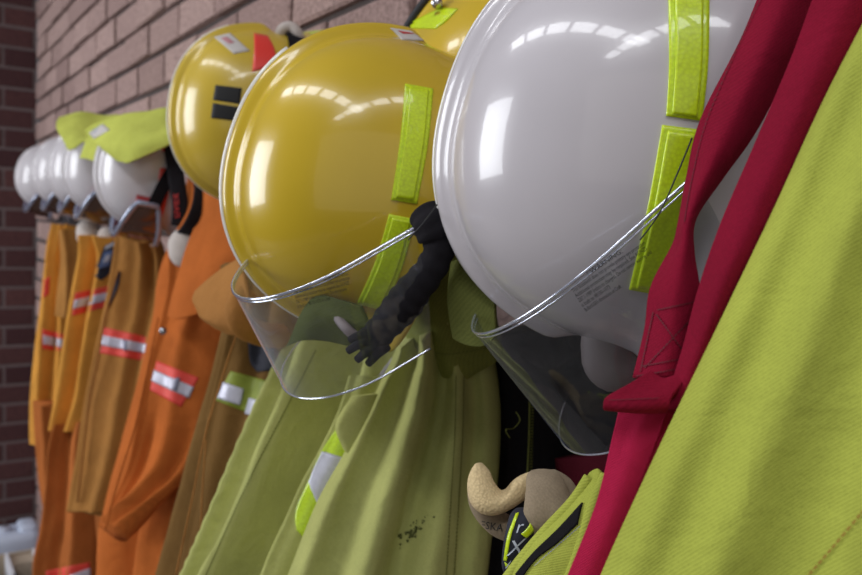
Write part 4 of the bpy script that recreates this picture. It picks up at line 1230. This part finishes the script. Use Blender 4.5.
parts = [box_mesh((3.45, b.y - 0.02, 0.0), (3.72, a.y + 0.12, 0.02)), box_mesh((3.70, b.y - 0.02, 0.02), (3.72, a.y + 0.12, zt2)), box_mesh((3.45, b.y - 0.02, 0.02), (3.465, a.y + 0.12, zt2 - 0.05)),
         box_mesh((3.465, b.y - 0.02, 0.02), (3.70, b.y - 0.005, zt2)), box_mesh((3.465, a.y + 0.105, 0.02), (3.70, a.y + 0.12, zt2))]
mesh_obj('tray_body', *merge(parts), M['box'], tr, None, False)
for t in (0.1, 0.75):
    yy = lerp(a.y, b.y, t)
    mesh_obj('divider', *box_mesh((3.47, yy - 0.006, 0.02), (3.70, yy + 0.006, zt2 + 0.01)), M['box_edge'], tr, None, False)
mesh_obj('card_insert', *box_mesh((3.60, lerp(a.y, b.y, 0.70), 0.02), (3.69, lerp(a.y, b.y, 0.14), zt2 - 0.005)), M['box'], tr, None, False)
def lump(label, px0, px1, py, X, seed, cat='case', name='tool_case'):
    a = PX(px0, py, X); b = PX(px1, py, X)
    V, Fc = box_mesh((X - 0.1, b.y, 0.02), (X + 0.02, a.y, a.z), 0.02)
    o = thing(name, label, cat, ((X - 0.04), (a.y + b.y) / 2, 0.02))
    mesh_obj('case', V, Fc, M['dark_obj'], o)
    tube('handle', smooth_path([Vector((X - 0.04, lerp(a.y, b.y, 0.25), a.z - 0.004)), Vector((X - 0.04, lerp(a.y, b.y, 0.35), a.z + 0.012)), Vector((X - 0.04, lerp(a.y, b.y, 0.65), a.z + 0.012)), Vector((X - 0.04, lerp(a.y, b.y, 0.75), a.z - 0.004))], 16), 0.006, M['dark_obj'], o, n=8)
lump('small black case in the tray, left of the right divider', 8, 18, 575, 3.56, 1)
lump('small black case in the tray, close to the orange trousers', 34, 43, 572, 3.56, 2)

# ---- rail with hooks on the brick wall, behind the helmets
rl = thing('coat_rail', 'grey steel hook rail fixed to the brick behind the helmets', 'rail', (2.2, 0.0, 1.72))
mesh_obj('rail_plate', *box_mesh((0.3, 0.0, 1.70), (3.9, 0.018, 1.745), 0.003), M['steel'], rl)
for h in (h1, h2, h3, h4, h5, y2, y3, Y, Wh):
    e = h.W(0, 0, 0.06)
    x = h.W(-0.06, 0, -0.04).x
    p = Vector((x, 0.012, 1.722))
    q = h.W(-0.09, 0, -0.03)
    pts = smooth_path([p, p + Vector((0, 0.022, -0.012)), p + Vector((0, 0.038, -0.006)), p + Vector((0, 0.044, 0.02))], 20)
    tube('hook', pts, 0.005, M['steel'], rl, n=10)

# ---- warning print and pivot wires on the visors
bvY = bvh([vY]); bvW = bvh([vW])
def warn(vis, bv, lines, mat):
    for (txt, o, ux, uy, w) in lines:
        text_on('warning_print', txt, [vis], o, ux, uy, M[mat], vis, 0.0012, bv, w)
uxY = (7.4, -2.0); uyY = (0.6, 6.6)
def block(vis, bv, o, ux, n, em, rows, mat, head):
    L = math.hypot(*ux); d = (ux[0] / L, ux[1] / L); up = (d[1], -d[0])
    # up points to the top of the letters on the picture
    if up[1] > 0:
        up = (-up[0], -up[1])
    out = [('! WARNING:', (o[0] + d[0] * 22 - up[0] * -em * 0.9, o[1] + d[1] * 22 + up[1] * em * 0.9), (d[0] * em * 1.25, d[1] * em * 1.25), (up[0] * em * 1.2, up[1] * em * 1.2), None)]
    for k, (txt, wd) in enumerate(rows):
        q = (o[0] - up[0] * em * 0.95 * k + d[0] * 0.0, o[1] - up[1] * em * 0.95 * k)
        out.append((txt, q, d, (up[0] * em, up[1] * em), wd))
    warn(vis, bv, out, mat)
block(vY, bvY, (294, 294), (0.967, -0.255), 0, 5.2, [
    ('This faceshield does not provide primary eye protection', 58),
    ('Additional protection may be required. See AS/NZS', 56),
    ('Z87.1-1989 (refers to changes). Do not remove', 52),
    ('is built to 98100-1073 at Craft', 34)], 'ink_grey', 1)
block(vW, bvW, (573, 293), (0.83, -0.56), 0, 6.0, [
    ('This faceshield does not provide primary eye protection', 88),
    ('Additional protection may be required. See AS/NZS', 86),
    ('Z87.1-1989 (refers to changes). Do not remove warning until', 88),
    ('is built to 98100-1073', 34),
    ('Bullard-GR1 dimensions at Craft.', 44)], 'ink', 1)

# ------------------------------------------------------------------ light
w = bpy.data.worlds.new('world'); scn.world = w; w.use_nodes = True
nt = w.node_tree; bg = nt.nodes['Background']
tc = N(nt, 'ShaderNodeTexCoord'); sp = N(nt, 'ShaderNodeSeparateXYZ'); rp = N(nt, 'ShaderNodeValToRGB')
nt.links.new(tc.outputs['Generated'], sp.inputs[0])
mr = N(nt, 'ShaderNodeMapRange'); mr.inputs['From Min'].default_value = -1; mr.inputs['From Max'].default_value = 1
nt.links.new(sp.outputs['Z'], mr.inputs['Value']); nt.links.new(mr.outputs['Result'], rp.inputs['Fac'])
rp.color_ramp.elements[0].position = 0.30; rp.color_ramp.elements[0].color = (0.10, 0.095, 0.09, 1)
rp.color_ramp.elements[1].position = 0.75; rp.color_ramp.elements[1].color = (0.34, 0.34, 0.37, 1)
nt.links.new(rp.outputs['Color'], bg.inputs['Color']); bg.inputs['Strength'].default_value = 0.36

def area(name, loc, target, sx, sy, power, col=(1, 1, 1)):
    l = bpy.data.lights.new(name, 'AREA'); l.shape = 'RECTANGLE'; l.size = sx; l.size_y = sy; l.energy = power; l.color = col
    o = bpy.data.objects.new(name, l); COL.objects.link(o); o.location = loc
    d = (Vector(target) - Vector(loc)).normalized()
    o.rotation_euler = d.to_track_quat('-Z', 'Y').to_euler()
    return o
area('bay_door_light', (3.6, 4.4, 2.2), (1.4, 0.2, 1.5), 2.2, 2.4, 150, (0.93, 0.96, 1.0))
area('rear_fill_light', (-3.4, 3.2, 2.0), (0.8, 0.2, 1.4), 5.5, 3.6, 30, (1.0, 0.98, 0.94))  # added front fill from the camera side, not a real opening
for i in range(6):
    area('skylight_light', (-1.6 + i * 0.85, 2.4, 4.2), (-1.6 + i * 0.85, 2.4, 0), 0.7, 0.45, 11, (0.95, 0.97, 1.0))
for i in range(5):
    area('skylight_light', (-1.8, 0.6 + i * 0.8, 4.4), (-1.8, 0.6 + i * 0.8, 0), 0.4, 0.65, 9, (0.95, 0.97, 1.0))

scn.view_settings.view_transform = 'Standard'
scn.view_settings.look = 'None'
scn.view_settings.exposure = 0.0
